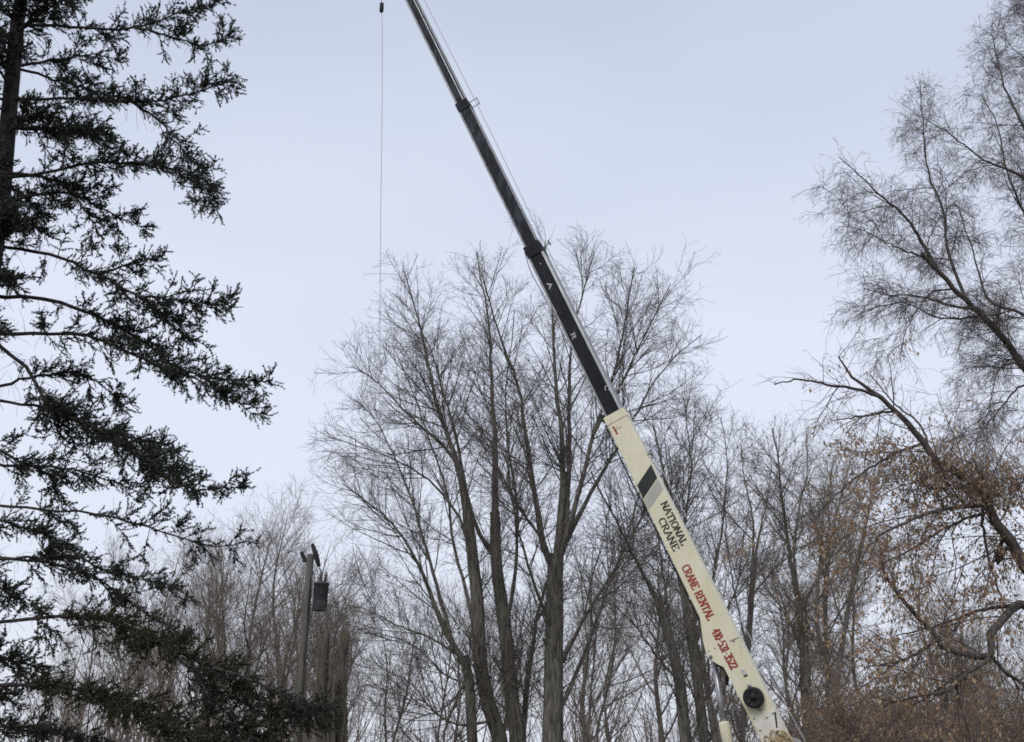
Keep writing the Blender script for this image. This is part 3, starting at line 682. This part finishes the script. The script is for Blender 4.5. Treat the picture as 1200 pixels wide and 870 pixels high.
YP = 44.0
pb = at(357, 838, YP); pt = at(364, 650, YP)
base = np.array([pt[0], YP, 0.0]); H = pt[2]
up = thing('utility_pole', 'weathered wooden utility pole with a grey transformer, left of the maples', 'utility pole', base)
A = Acc(); lathe(A, base, (0, 0, 1), [(-0.5, 0.0), (-0.5, 0.19), (0, 0.19), (H * 0.5, 0.165), (H - 0.02, 0.14), (H, 0.13), (H, 0.0)], 18); A.build('pole', M['pole_wood'], up, base)
m = px_m(at(366, 690, YP)); X = base + [0, 0, 0]
tcx = at(376, 699, YP) - [0, 0.05, 0]
A = Acc(); lathe(A, tcx - UP * 0.58, (0, 0, 1), [(0, 0), (0, 0.26), (0.03, 0.29), (1.02, 0.29), (1.03, 0.32), (1.10, 0.32), (1.14, 0.22), (1.16, 0)], 24)
tr = A.build('transformer', M['transformer'], up, base)
for dx in (-0.05, 0.12):
    A = Acc(); lathe(A, tcx + UP * 0.55 + [dx, 0.02, 0], (0.15 * (dx > 0), 0, 1), [(0, 0), (0, 0.05), (0.06, 0.085), (0.1, 0.05), (0.16, 0.08), (0.2, 0.045), (0.26, 0.07), (0.3, 0.04), (0.40, 0.02), (0.40, 0)], 12); A.build('bushing', M['porcelain'], tr, base)
for dz in (0.28, -0.30):
    A = Acc(); p0 = base + UP * (tcx[2] + dz); A.tubes(np.stack([p0, [tcx[0] - 0.27, tcx[1], tcx[2] + dz]]), [0.05, 0.05], 6); A.build('bracket', M['dull_steel'], tr, base)
tube('fuse_cutout', [at(366, 638, YP), at(370, 650, YP), at(374, 664, YP)], [0.075, 0.11, 0.075], M['rubber'], up, base, 10)
tube('fuse_cutout', [at(353, 647, YP), at(358, 658, YP)], [0.07, 0.09], M['rubber'], up, base, 10)
tube('bracket_arm', [at(355, 656, YP), at(364, 655, YP), at(371, 652, YP)], 0.045, M['dull_steel'], up, base, 6)
tube('jumper_wire', [at(373, 663, YP), at(377, 672, YP), at(376, 680, YP)], 0.018, M['rubber'], up, base, 5)
tube('ground_wire', [base + [0.1, -0.17, H * 0.9], base + [0.1, -0.19, H * 0.5], base + [0.08, -0.21, 0.0]], 0.015, M['rubber'], up, base, 5)

YS = 41.0
sb = at(388, 930, YS); sb[2] = 0
sn = thing('broken_trunk', 'thick brown broken off tree trunk beside the utility pole', 'tree trunk', sb)
def snag(px_b, px_t, ytop, wpx, dy):
    b = at(px_b, 935, YS + dy); b[2] = 0; t = at(px_t, ytop, YS + dy); m = px_m(t)
    S, K = 22, 18
    z = np.linspace(0, 1, K); c = b + (t - b) * z[:, None] + np.c_[0.04 * np.sin(z * 7), np.zeros(K), np.zeros(K)]
    r = 0.5 * wpx * m * (1.25 - 0.3 * z)
    an = np.arange(S) * 2 * math.pi / S
    ridge = 1 + 0.13 * np.sin(an * 5 + px_b) + 0.07 * np.sin(an * 9 + 2)
    v = c[:, None] + (r[:, None] * ridge)[..., None] * np.stack([np.cos(an), np.sin(an), 0 * an], -1)[None]
    v[..., :2] += RNG.normal(size=(K, S, 2)) * 0.02
    jag = RNG.uniform(-0.35, 0.55, S); v[-1, :, 2] += jag; v[-2, :, 2] += jag * 0.4
    v = np.concatenate([v, (c[-1] - [0, 0, 0.5])[None, None] + 0 * v[:1] + (v[-1:] - v[-1:].mean(1, keepdims=True)) * [0.1, 0.1, 0]])
    A = Acc(); k = np.arange(K)[:, None] * S; a = np.arange(S)[None]; q = np.stack([k + a, k + (a + 1) % S, k + S + (a + 1) % S, k + S + a], -1)
    A.add(v, q=q); A.build('trunk', M['snag'], sn, sb)
snag(377, 379, 742, 14, 0.0); snag(399, 402, 750, 13, 0.3); snag(388, 389, 790, 10, -0.35); snag(393, 396, 768, 8, 0.6)

# ------------------------------------------------------------------ the crane
Z0, Z1 = 19.0, 27.6
A0 = atz(899, 850, Z0); B0 = atz(481, 0, Z1)
au = nrm(B0 - A0); hd = nrm(au * [1, 1, 0]); nn = np.array([-hd[1], hd[0], 0.0]); nn = nn if nn @ (CAMP - A0) > 0 else -nn
ww = np.cross(nn, au); ww = ww if ww[2] > 0 else -ww
def uv(px, py, off=0.0):                 # boom-plane coordinates (along, up) of a photo pixel
    d = ray(px, py); p0 = A0 + nn * off; t = ((p0 - CAMP) @ nn) / (d @ nn); q = CAMP + d * t - p0
    return float(q @ au), float(q @ ww)
def bp(u, n_, w_): return A0 + au * u + nn * n_ + ww * w_
cb = bp(-1.6, -0.25, 0.0); cb = np.array([cb[0], cb[1], 0.0])
crane = thing('boom_crane', 'cream and black telescopic crane boom raised diagonally across the sky', 'crane', cb)

def prism(name, poly, n0, n1, m, parent=crane, bev=0.0):
    """poly in boom coordinates (u, w), extruded from n0 to n1"""
    bm = bmesh.new()
    vs = [bm.verts.new(Vector(bp(u, n0, w_) - cb)) for u, w_ in poly]
    f = bm.faces.new(vs); r = bmesh.ops.extrude_face_region(bm, geom=[f])
    bmesh.ops.translate(bm, verts=[x for x in r['geom'] if isinstance(x, bmesh.types.BMVert)], vec=Vector(nn * (n1 - n0)))
    if bev: bmesh.ops.bevel(bm, geom=list(bm.edges), offset=bev, segments=2, affect='EDGES', profile=0.6)
    return bm_obj(name, bm, m, parent)
def bbox(name, u0, u1, n0, n1, w0, w1, m, parent=crane, bev=0.012):
    return prism(name, [(u0, w0), (u1, w0), (u1, w1), (u0, w1)], n0, n1, m, parent, bev)
def pxpoly(pts, off=0.0): return [uv(x, y, off) for x, y in pts]

uT, _ = uv(722, 484); u2, _ = uv(622, 287); u3, _ = uv(540, 118); u4, _ = uv(440, -88)
HB, WB = 0.245, 0.42                       # half height, width of the base section
lo = lambda u: -HB; hi = lambda u: HB
base_s = prism('base_section', [(-1.75, -0.22), (0.4, -0.225), (1.2, -HB), (uT, -0.225), (uT, 0.215), (1.2, HB), (0.4, 0.235), (-1.75, 0.23)], -WB, 0.0, M['cream'], crane, 0.014)
s2 = bbox('extension_section', uT - 3.0, u2, -WB + 0.035, -0.035, -0.172, 0.165, M['black'])
s3 = bbox('extension_section', u2 - 2.5, u3, -WB + 0.065, -0.065, -0.140, 0.132, M['black_worn'])
s4 = bbox('extension_section', u3 - 2.0, u4 - 0.2, -WB + 0.095, -0.095, -0.118, 0.112, M['black_worn'])
bbox('collar', uT - 0.16, uT + 0.03, -WB - 0.012, 0.012, -0.238, 0.226, M['cream'], base_s)
bbox('collar', u2 - 0.28, u2 + 0.04, -WB + 0.012, -0.012, -0.196, 0.190, M['black'], s2)
bbox('collar', u3 - 0.24, u3 + 0.04, -WB + 0.045, -0.045, -0.162, 0.156, M['black'], s3)
# flanges along the edges of the sections
for ob, ua, ub, n0, n1, wb, wt, m in ((s2, uT + 0.03, u2 - 0.28, -WB + 0.03, -0.03, -0.172, 0.165, M['dull_steel']), (s3, u2 + 0.04, u3 - 0.24, -WB + 0.06, -0.06, -0.140, 0.132, M['dull_steel']), (s4, u3 + 0.04, u4 - 0.4, -WB + 0.09, -0.09, -0.118, 0.112, M['dull_steel'])):
    bbox('wear_strip', ua, ub, n0, n1, wt + 0.001, wt + 0.020, m, ob, 0.004)
    bbox('wear_strip', ua, ub, n0, n1, wb - 0.020, wb - 0.001, m, ob, 0.004)
    bbox('edge_rail', ua, ub, n1 - 0.002, n1 + 0.014, wb - 0.012, wb + 0.022, m, ob, 0.004)
bbox('edge_rail', uT + 0.03, u2 - 0.28, -0.034, -0.016, 0.128, 0.172, M['steel'], s2, 0.004)
bbox('edge_rail', u3 + 0.04, u4 - 0.4, -0.095, -0.08, 0.055, 0.075, M['steel'], s4, 0.004)
# boom head beyond the last section
head = prism('boom_head', [(u4 - 0.35, -0.14), (u4 + 0.1, -0.20), (u4 + 0.22, -0.05), (u4 + 0.1, 0.16), (u4 - 0.35, 0.14)], -WB + 0.10, -0.10, M['black'], crane, 0.01)
tipc = bp(u4, -WB / 2, 0.0)
for off, wv in ((-0.03, -0.12), (0.03, 0.08)):
    A = Acc(); c = bp(u4 + 0.08, -WB / 2 - 0.04 + off, wv); lathe(A, c, nn, [(-0.03, 0), (-0.03, 0.17), (-0.01, 0.13), (0.01, 0.13), (0.03, 0.17), (0.03, 0)], 24); A.build('sheave', M['dull_steel'], head, cb)

# stripes and plates on the side face
prism('black_stripe', pxpoly([(763.0, 544.5), (770.3, 560), (753.8, 585), (746.6, 569)]), 0.0012, 0.004, M['stripe'], base_s)
prism('grey_stripe', pxpoly([(770.9, 561), (777.5, 573.5), (760.5, 597.5), (754.4, 586)]), 0.0012, 0.004, M['grey_stripe'], base_s)
lug = prism('cylinder_lug', pxpoly([(820, 722), (826, 728), (843, 770), (848, 782), (840, 778), (829, 771), (824, 752)]), -WB - 0.01, 0.010, M['cream'], base_s)
prism('cylinder_lug', pxpoly([(839, 778), (847, 783), (850, 790), (849, 802), (846, 792), (842, 783)]), -WB + 0.05, -0.06, M['snag'], base_s)
prism('seam', pxpoly([(854.5, 751.2), (866.5, 746.4), (866.9, 747.4), (854.9, 752.2)]), 0.0012, 0.006, M['dull_steel'], base_s)
prism('root_plate', pxpoly([(880, 838), (909, 833), (920, 856), (940, 900), (905, 905), (893, 868)]), 0.002, 0.020, M['white_plate'], base_s)
prism('slot', pxpoly([(907.5, 834.5), (909.5, 834.5), (911.5, 853), (909.8, 853)]), 0.021, 0.026, M['rubber'], base_s)
prism('decal', pxpoly([(717.5, 500.5), (719.5, 499.5), (724.5, 508.5), (722.5, 509.5)]), 0.0012, 0.004, M['red'], base_s)
prism('decal', pxpoly([(721.5, 503.5), (723, 498.5), (724.2, 498.8), (722.8, 504)]), 0.0012, 0.004, M['grey_stripe'], base_s)
prism('decal', pxpoly([(724.0, 502.5), (727.8, 499.5), (728.4, 500.4), (724.6, 503.6)]), 0.0012, 0.004, M['grey_stripe'], base_s)
for k in range(9):                        # bolts round the root plate and along the seam
    x, y = [(884, 842), (891, 856), (899, 841), (897, 868), (906, 836), (860, 751.5), (845, 757), (838, 760), (831, 763)][k]
    u_, v_ = uv(x, y); A = Acc(); lathe(A, bp(u_, 0.0, v_), nn, [(0.002, 0), (0.002, 0.016), (0.034 if k < 5 else 0.016, 0.015), (0.036 if k < 5 else 0.018, 0)], 8); A.build('bolt', M['dull_steel'], base_s, cb)
prism('decal', pxpoly([(868, 786), (872.5, 784), (875, 789), (870.5, 791)]), 0.0012, 0.004, M['white'], base_s)
prism('decal', pxpoly([(871.0, 792), (875.5, 790), (876.6, 792.2), (872.1, 794.2)]), 0.0012, 0.004, M['ink'], base_s)
tube('hose', [bp(uT - 0.1, -0.05, -0.26), bp(uT - 1.2, -0.04, -0.285), bp(uT - 2.4, -0.05, -0.27), bp(2.0, -0.06, -0.28), bp(1.9, -0.2, -0.30)], 0.014, M['rubber'], base_s, cb, 6, 24)
# hose reel
ru, rw = uv(884, 818); rc = bp(ru, 0, rw); mr = px_m(rc)
reel = Acc(); lathe(reel, rc, nn, [(0.0, 0), (0.0, 8 * mr), (0.02, 8 * mr), (0.022, 11.7 * mr), (0.05, 12 * mr), (0.052, 9.6 * mr), (0.115, 9.6 * mr), (0.117, 12 * mr), (0.145, 11.8 * mr), (0.150, 9.5 * mr), (0.135, 6 * mr), (0.135, 3 * mr), (0.165, 3 * mr), (0.165, 0)], 36)
reel = reel.build('cord_reel', M['rubber'], crane, cb)
for x, y in ((878, 804), (890.5, 831)):
    u_, v_ = uv(x, y); A = Acc(); lathe(A, bp(u_, 0, v_), nn, [(0.002, 0), (0.002, 0.035), (0.05, 0.03), (0.055, 0)], 10); A.build('reel_bracket', M['dull_steel'], reel, cb)
for k in range(6):
    a = k * math.pi / 3; c = bp(ru + 7.4 * mr * math.cos(a), 0.147, rw + 7.4 * mr * math.sin(a)); d = au * math.cos(a) + ww * math.sin(a)
    A = Acc(); A.tubes(np.stack([c - d * 1.6 * mr, c + d * 1.6 * mr]), [0.012, 0.012], 5); A.build('spoke', M['rubber'], reel, cb)
# pin bolt at the lift cylinder
pu, pw_ = uv(833, 770); A = Acc(); lathe(A, bp(pu, 0.01, pw_), nn, [(0, 0), (0, 0.032), (0.03, 0.03), (0.035, 0)], 14); A.build('pin', M['dull_steel'], base_s, cb)
# guide roller on top of the base
gu, gw = uv(763, 528); A = Acc(); c = bp(gu, -0.12, 0.225); A.tubes(np.stack([c, c + ww * 0.09]), [0.02, 0.02], 6); A.tubes(np.stack([c + ww * 0.09 - nn * 0.02 - au * 0.05, c + ww * 0.09 + au * 0.06]), [0.03, 0.03], 8); A.build('rope_guide', M['dull_steel'], base_s, cb)
# lift cylinder
l0 = bp(*[x for x in (uv(837, 774, -WB / 2)[0],)], -WB / 2, uv(837, 774, -WB / 2)[1]); um, wm = uv(848, 846, -WB / 2); l1 = bp(um, -WB / 2, wm); ub_, wb_ = uv(864, 925, -WB / 2); l2 = bp(ub_, -WB / 2, wb_)
ml = px_m(l1)
A = Acc(); lathe(A, l0, l1 - l0, [(0, 0), (0, 3.3 * ml), (np.linalg.norm(l1 - l0) + 0.3, 3.3 * ml), (np.linalg.norm(l1 - l0) + 0.3, 0)], 20); lift = A.build('lift_cylinder', M['steel'], crane, cb)
A = Acc(); lathe(A, l1, l2 - l1, [(0, 0), (0, 5.5 * ml), (0.04, 6.3 * ml), (np.linalg.norm(l2 - l1), 6.3 * ml), (np.linalg.norm(l2 - l1), 0)], 22); A.build('cylinder_barrel', M['cream'], lift, cb)
# winch behind the root, tan rope coils slung over it
wu, ww0 = uv(914, 874); wc = bp(wu - 0.1, -0.2, 0.2)
A = Acc(); lathe(A, wc, nn, [(-0.2, 0), (-0.2, 0.17), (0.18, 0.17), (0.18, 0)], 26); winch = A.build('winch', M['dull_steel'], crane, cb)
for k in range(46):
    a = RNG.uniform(0, 6.283); c = bp(wu - 0.06 + RNG.normal() * 0.05, 0.03 + RNG.uniform(0, 0.10), RNG.uniform(-0.10, 0.16))
    th = np.linspace(0, 2 * math.pi, 19); ra_, rb_ = RNG.uniform(0.05, 0.12), RNG.uniform(0.10, 0.22)
    q = c + np.outer(ra_ * np.cos(th), ww + au * RNG.normal() * 0.3) + np.outer(rb_ * np.sin(th), au + ww * RNG.normal() * 0.3) + np.outer(0.02 * np.sin(th * 2 + a), nn)
    A = Acc(); A.tubes(q, np.full(19, 0.013), 6); A.build('rope_coil', M['tan_rope'], winch, cb)

# hoist rope: winch - guides on top of the boom - head sheave - down past the weight
g1 = bp(gu, -0.12, 0.33); gd = bp(u3 - 0.05, -WB / 2, 0.30)
tube('hoist_rope', [wc - au * 0.0 + ww * 0.24, g1, bp(u2, -WB / 2 + 0.06, 0.27), gd, bp(u4 + 0.05, -WB / 2 - 0.04, 0.26)], 0.008, M['rope'], crane, cb, 6, 40)
gr = Acc()
for s_ in (-1, 1): gr.tubes(np.stack([bp(u3 - 0.10 + 0.09 * s_, -WB / 2, 0.15), bp(u3 - 0.10 + 0.09 * s_, -WB / 2, 0.36)]), [0.012, 0.012], 6)
gr.tubes(np.stack([bp(u3 - 0.22, -WB / 2, 0.36), bp(u3 + 0.02, -WB / 2, 0.36)]), [0.012, 0.012], 6); gr.build('rope_guide', M['dull_steel'], s3, cb)
gr = Acc(); gr.tubes(np.stack([bp(u2 - 0.10, -WB / 2, 0.18), bp(u2 - 0.06, -WB / 2, 0.36)]), [0.014, 0.014], 6); gr.tubes(np.stack([bp(u2 - 0.10, -WB / 2 - 0.06, 0.36), bp(u2 - 0.02, -WB / 2 + 0.06, 0.36)]), [0.014, 0.014], 6); gr.build('rope_guide', M['dull_steel'], s2, cb)
t0 = bp(u4 + 0.10, -WB / 2 - 0.04, -0.29); zt = float((t0 - CAMP) @ (CM @ np.array([0, 0, -1.0])))
ha = atz(447.3, 8, zt - 0.4); hb = atz(445.5, 330, zt - 2.9); hdw = nrm(hb - ha)
low = hb + hdw * ((hb[2] - 0.6) / -hdw[2])
tube('hoist_rope', [t0, ha, hb, low], 0.0075, M['rope'], crane, cb, 6, 24)
A = Acc(); lathe(A, ha + UP * 0.12, -UP, [(0, 0), (0, 0.03), (0.03, 0.055), (0.26, 0.055), (0.30, 0.03), (0.30, 0)], 14); A.build('overhaul_weight', M['rubber'], crane, cb)
tube('weight_chain', [t0 + [0.04, 0, 0], ha + UP * 0.12], 0.008, M['rope'], crane, cb, 5)
hk = Acc(); lathe(hk, low + UP * 0.25, -UP, [(0, 0), (0, 0.06), (0.06, 0.14), (0.22, 0.14), (0.28, 0.05), (0.28, 0)], 16); hk.build('hook_ball', M['dull_steel'], crane, cb)
# hose slung under the second section
tube('hose', [bp(u2 - 0.02, -0.08, -0.20), bp(u2 - 0.6, -0.06, -0.27), bp(u2 - 1.6, -0.06, -0.235), bp(uT + 0.05, -0.06, -0.235)], 0.012, M['dull_steel'], s2, cb, 5, 24)
bbox('hose_clamp', uT - 0.02, uT + 0.14, -0.16, -0.02, -0.29, -0.226, M['rubber'], base_s)

# ---- lettering: strokes with slab serifs, raised flat from the paint
def arc(cx, cy, rx, ry, a0, a1, n=10): return [(cx + rx * math.cos(math.radians(a0 + (a1 - a0) * i / n)), cy + ry * math.sin(math.radians(a0 + (a1 - a0) * i / n))) for i in range(n + 1)]
G = {'N': ([[(0.12, 0), (0.12, 1)], [(0.12, 1), (0.62, 0)], [(0.62, 0), (0.62, 1)]], [(0.12, 0), (0.12, 1), (0.62, 1)], 0.78),
     'A': ([[(0.06, 0), (0.37, 1)], [(0.37, 1), (0.68, 0)], [(0.18, 0.34), (0.56, 0.34)]], [(0.06, 0), (0.68, 0)], 0.74),
     'T': ([[(0.34, 0), (0.34, 1)], [(0.04, 0.97), (0.64, 0.97)], [(0.05, 0.97), (0.05, 0.8)], [(0.63, 0.97), (0.63, 0.8)]], [(0.34, 0)], 0.68),
     'I': ([[(0.18, 0), (0.18, 1)]], [(0.18, 0), (0.18, 1)], 0.36),
     'O': ([arc(0.38, 0.5, 0.3, 0.48, 0, 360, 16)], [], 0.76),
     'L': ([[(0.14, 0), (0.14, 1)], [(0.14, 0.03), (0.56, 0.03)], [(0.56, 0.03), (0.56, 0.24)]], [(0.14, 0), (0.14, 1)], 0.64),
     'C': ([arc(0.38, 0.5, 0.3, 0.48, 50, 310, 14), [(0.57, 0.80), (0.60, 0.98)]], [], 0.70),
     'R': ([[(0.14, 0), (0.14, 1)], [(0.14, 0.97)] + arc(0.34, 0.74, 0.24, 0.23, 90, -90, 8) + [(0.14, 0.51)], [(0.34, 0.5), (0.64, 0)]], [(0.14, 0), (0.14, 1), (0.64, 0)], 0.74),
     'E': ([[(0.14, 0), (0.14, 1)], [(0.14, 0.97), (0.58, 0.97)], [(0.14, 0.52), (0.48, 0.52)], [(0.14, 0.03), (0.60, 0.03)], [(0.58, 0.97), (0.58, 0.8)], [(0.60, 0.03), (0.60, 0.22)]], [(0.14, 0), (0.14, 1)], 0.68),
     '4': ([[(0.44, 0), (0.44, 1)], [(0.44, 1), (0.06, 0.32)], [(0.06, 0.32), (0.62, 0.32)]], [(0.44, 0)], 0.66),
     '1': ([[(0.26, 0), (0.26, 1)], [(0.26, 1), (0.10, 0.82)]], [(0.26, 0)], 0.46),
     '0': ([arc(0.32, 0.5, 0.24, 0.48, 0, 360, 16)], [], 0.64),
     '5': ([[(0.54, 0.97), (0.14, 0.97)], [(0.14, 0.97), (0.12, 0.55)], [(0.12, 0.55)] + arc(0.30, 0.32, 0.26, 0.31, 95, -150, 12)], [], 0.64),
     '3': ([arc(0.30, 0.74, 0.22, 0.24, 150, -90, 10), arc(0.30, 0.27, 0.26, 0.26, 90, -150, 10)], [], 0.62),
     '2': ([arc(0.30, 0.72, 0.24, 0.26, 165, -30, 10) + [(0.08, 0.04)], [(0.08, 0.04), (0.56, 0.04)], [(0.56, 0.04), (0.56, 0.2)]], [], 0.64),
     '-': ([[(0.08, 0.45), (0.42, 0.45)]], [], 0.5), ' ': ([], [], 0.42)}
def lettering(text, p0, p1, h, m, parent, off=0.0, thick=0.13, up=None, wide=None, slant=0.0):
    """text whose baseline runs from pixel p0 to p1 on the boom's side face; h: letter height in metres"""
    u0, w0 = uv(*p0, off); u1, w1 = uv(*p1, off)
    L = math.hypot(u1 - u0, w1 - w0); ex = ((u1 - u0) / L, (w1 - w0) / L); ey = (ex[1], -ex[0])
    if ey[1] < 0: ey = (-ey[0], -ey[1])
    if up is not None: ey = up
    tw = sum(G[c][2] for c in text); sx = L / tw if wide is None else wide
    bm = bmesh.new(); x = 0.0; z = 0.0
    def quad(pts):
        nonlocal z
        z += 0.00002
        vs = []
        for gx, gy in pts:
            U = u0 + ex[0] * gx + ey[0] * gy; W_ = w0 + ex[1] * gx + ey[1] * gy
            vs.append(bm.verts.new(Vector(bp(U, off + 0.0035 + z, W_) - cb)))
        f = bm.faces.new(vs); f.normal_update()
        if f.normal.dot(Vector(nn)) < 0: f.normal_flip()
    for c in text:
        st, sf, wd = G[c]
        for s in st:
            for (ax, ay), (bx_, by_) in zip(s[:-1], s[1:]):
                a = np.array([(x + ax) * sx, ay * h]); b = np.array([(x + bx_) * sx, by_ * h]); d = nrm(b - a); n2 = np.array([-d[1], d[0]])
                tk = thick * h * 0.5 * (0.55 + 0.45 * abs(d[1])); a = a - d * tk * 0.4; b = b + d * tk * 0.4
                quad([a - n2 * tk, b - n2 * tk, b + n2 * tk, a + n2 * tk])
        for fx, fy in sf:
            cx, cy = (x + fx) * sx, fy * h; hw = 0.13 * sx + 0.03 * h; hh = 0.035 * h
            quad([(cx - hw, cy - hh), (cx + hw, cy - hh), (cx + hw, cy + hh), (cx - hw, cy + hh)])
        x += wd
    me = bpy.data.meshes.new('lettering'); bm.to_mesh(me); bm.free(); me.materials.append(m)
    o = bpy.data.objects.new('lettering', me); col.objects.link(o); o.parent = parent; o['label'] = 'painted lettering ' + text
    return o
mpx = px_m(bp(2.5, 0, 0))
lettering('NATIONAL', (774.0, 590.5), (799.0, 640.5), 8.6 * mpx, M['ink'], base_s, thick=0.23)
lettering('CRANE', (771.0, 609.5), (789.5, 647.0), 8.6 * mpx, M['ink'], base_s, thick=0.23)
lettering('CRANE RENTAL', (798.5, 665.0), (829.5, 728.0), 9.6 * mpx, M['red'], base_s, thick=0.20)
lettering('410-531-3522', (833.5, 740.0), (856.5, 785.5), 9.6 * mpx, M['red'], base_s, thick=0.20)
lettering('C', (708.5, 452.0), (709.5, 459.0), 5.6 * mpx, M['white'], s2, -0.035, thick=0.26)
lettering('R', (668.5, 391.5), (671.5, 398.5), 5.8 * mpx, M['white'], s2, -0.035, thick=0.26)
lettering('A', (641.0, 332.5), (644.0, 339.0), 5.6 * mpx, M['white'], s2, -0.035, thick=0.26)
du, dw = uv(633.5, 309.5, -0.035); A = Acc(); lathe(A, bp(du, -0.034, dw), nn, [(0, 0), (0, 0.02), (0.008, 0.018), (0.010, 0)], 10); A.build('bolt', M['steel'], s2, cb)

# ---- turret and truck below the view
def wbox(name, x0, x1, y0, y1, z0, z1, m, parent, bev=0.03):
    bm = bmesh.new(); bmesh.ops.create_cube(bm, size=1.0)
    bmesh.ops.scale(bm, vec=(x1 - x0, y1 - y0, z1 - z0), verts=bm.verts)
    bmesh.ops.translate(bm, vec=Vector(((x0 + x1) / 2, (y0 + y1) / 2, (z0 + z1) / 2)) - Vector(cb), verts=bm.verts)
    bmesh.ops.bevel(bm, geom=list(bm.edges), offset=bev, segments=2, affect='EDGES')
    return bm_obj(name, bm, m, parent)
bx, by = cb[0], cb[1]
A = Acc(); lathe(A, (bx, by, 0.95), UP, [(0, 0), (0, 0.5), (0.12, 0.5), (0.14, 0.38), (0.5, 0.34), (0.5, 0)], 28); A.build('turret', M['cream'], crane, cb)
deck = wbox('deck', bx - 1.4, bx + 4.4, by - 1.2, by + 1.2, 0.78, 0.95, M['black'], crane)
for yy in (-0.45, 0.45): wbox('frame_rail', bx - 1.3, bx + 6.6, by + yy - 0.06, by + yy + 0.06, 0.52, 0.775, M['black'], crane)
cab = wbox('cab', bx + 4.6, bx + 6.5, by - 1.1, by + 1.1, 0.6, 2.45, M['cream'], crane, 0.12)
wbox('windscreen', bx + 6.49, bx + 6.52, by - 0.95, by + 0.95, 1.55, 2.25, M['glass'], cab, 0.005)
for s_ in (-1, 1): wbox('window', bx + 5.1, bx + 6.1, by + s_ * 1.11 - 0.012, by + s_ * 1.11 + 0.012, 1.55, 2.2, M['glass'], cab, 0.005)
for xx in (-0.5, 0.6, 5.4):
    for s_ in (-1, 1):
        A = Acc(); lathe(A, (bx + xx, by + s_ * 1.0, 0.5), (0, s_, 0), [(-0.14, 0), (-0.14, 0.42), (-0.10, 0.5), (0.10, 0.5), (0.14, 0.42), (0.13, 0.28), (0.08, 0.26), (0.08, 0)], 28); wh = A.build('wheel', M['rubber'], crane, cb)
        A = Acc(); lathe(A, (bx + xx, by + s_ * 1.0, 0.5), (0, s_, 0), [(0.082, 0), (0.082, 0.25), (0.10, 0.24), (0.09, 0.1), (0.13, 0.08), (0.13, 0)], 20); A.build('rim', M['steel'], wh, cb)
for s_ in (-1, 1):
    wbox('outrigger', bx - 1.25, bx - 1.05, by + s_ * 1.9 - 0.75, by + s_ * 1.9 + 0.75, 0.80, 0.98, M['cream'], crane)
    wbox('outrigger_foot', bx - 1.23, bx - 1.07, by + s_ * 2.55 - 0.08, by + s_ * 2.55 + 0.08, 0.02, 1.1, M['dull_steel'], crane)
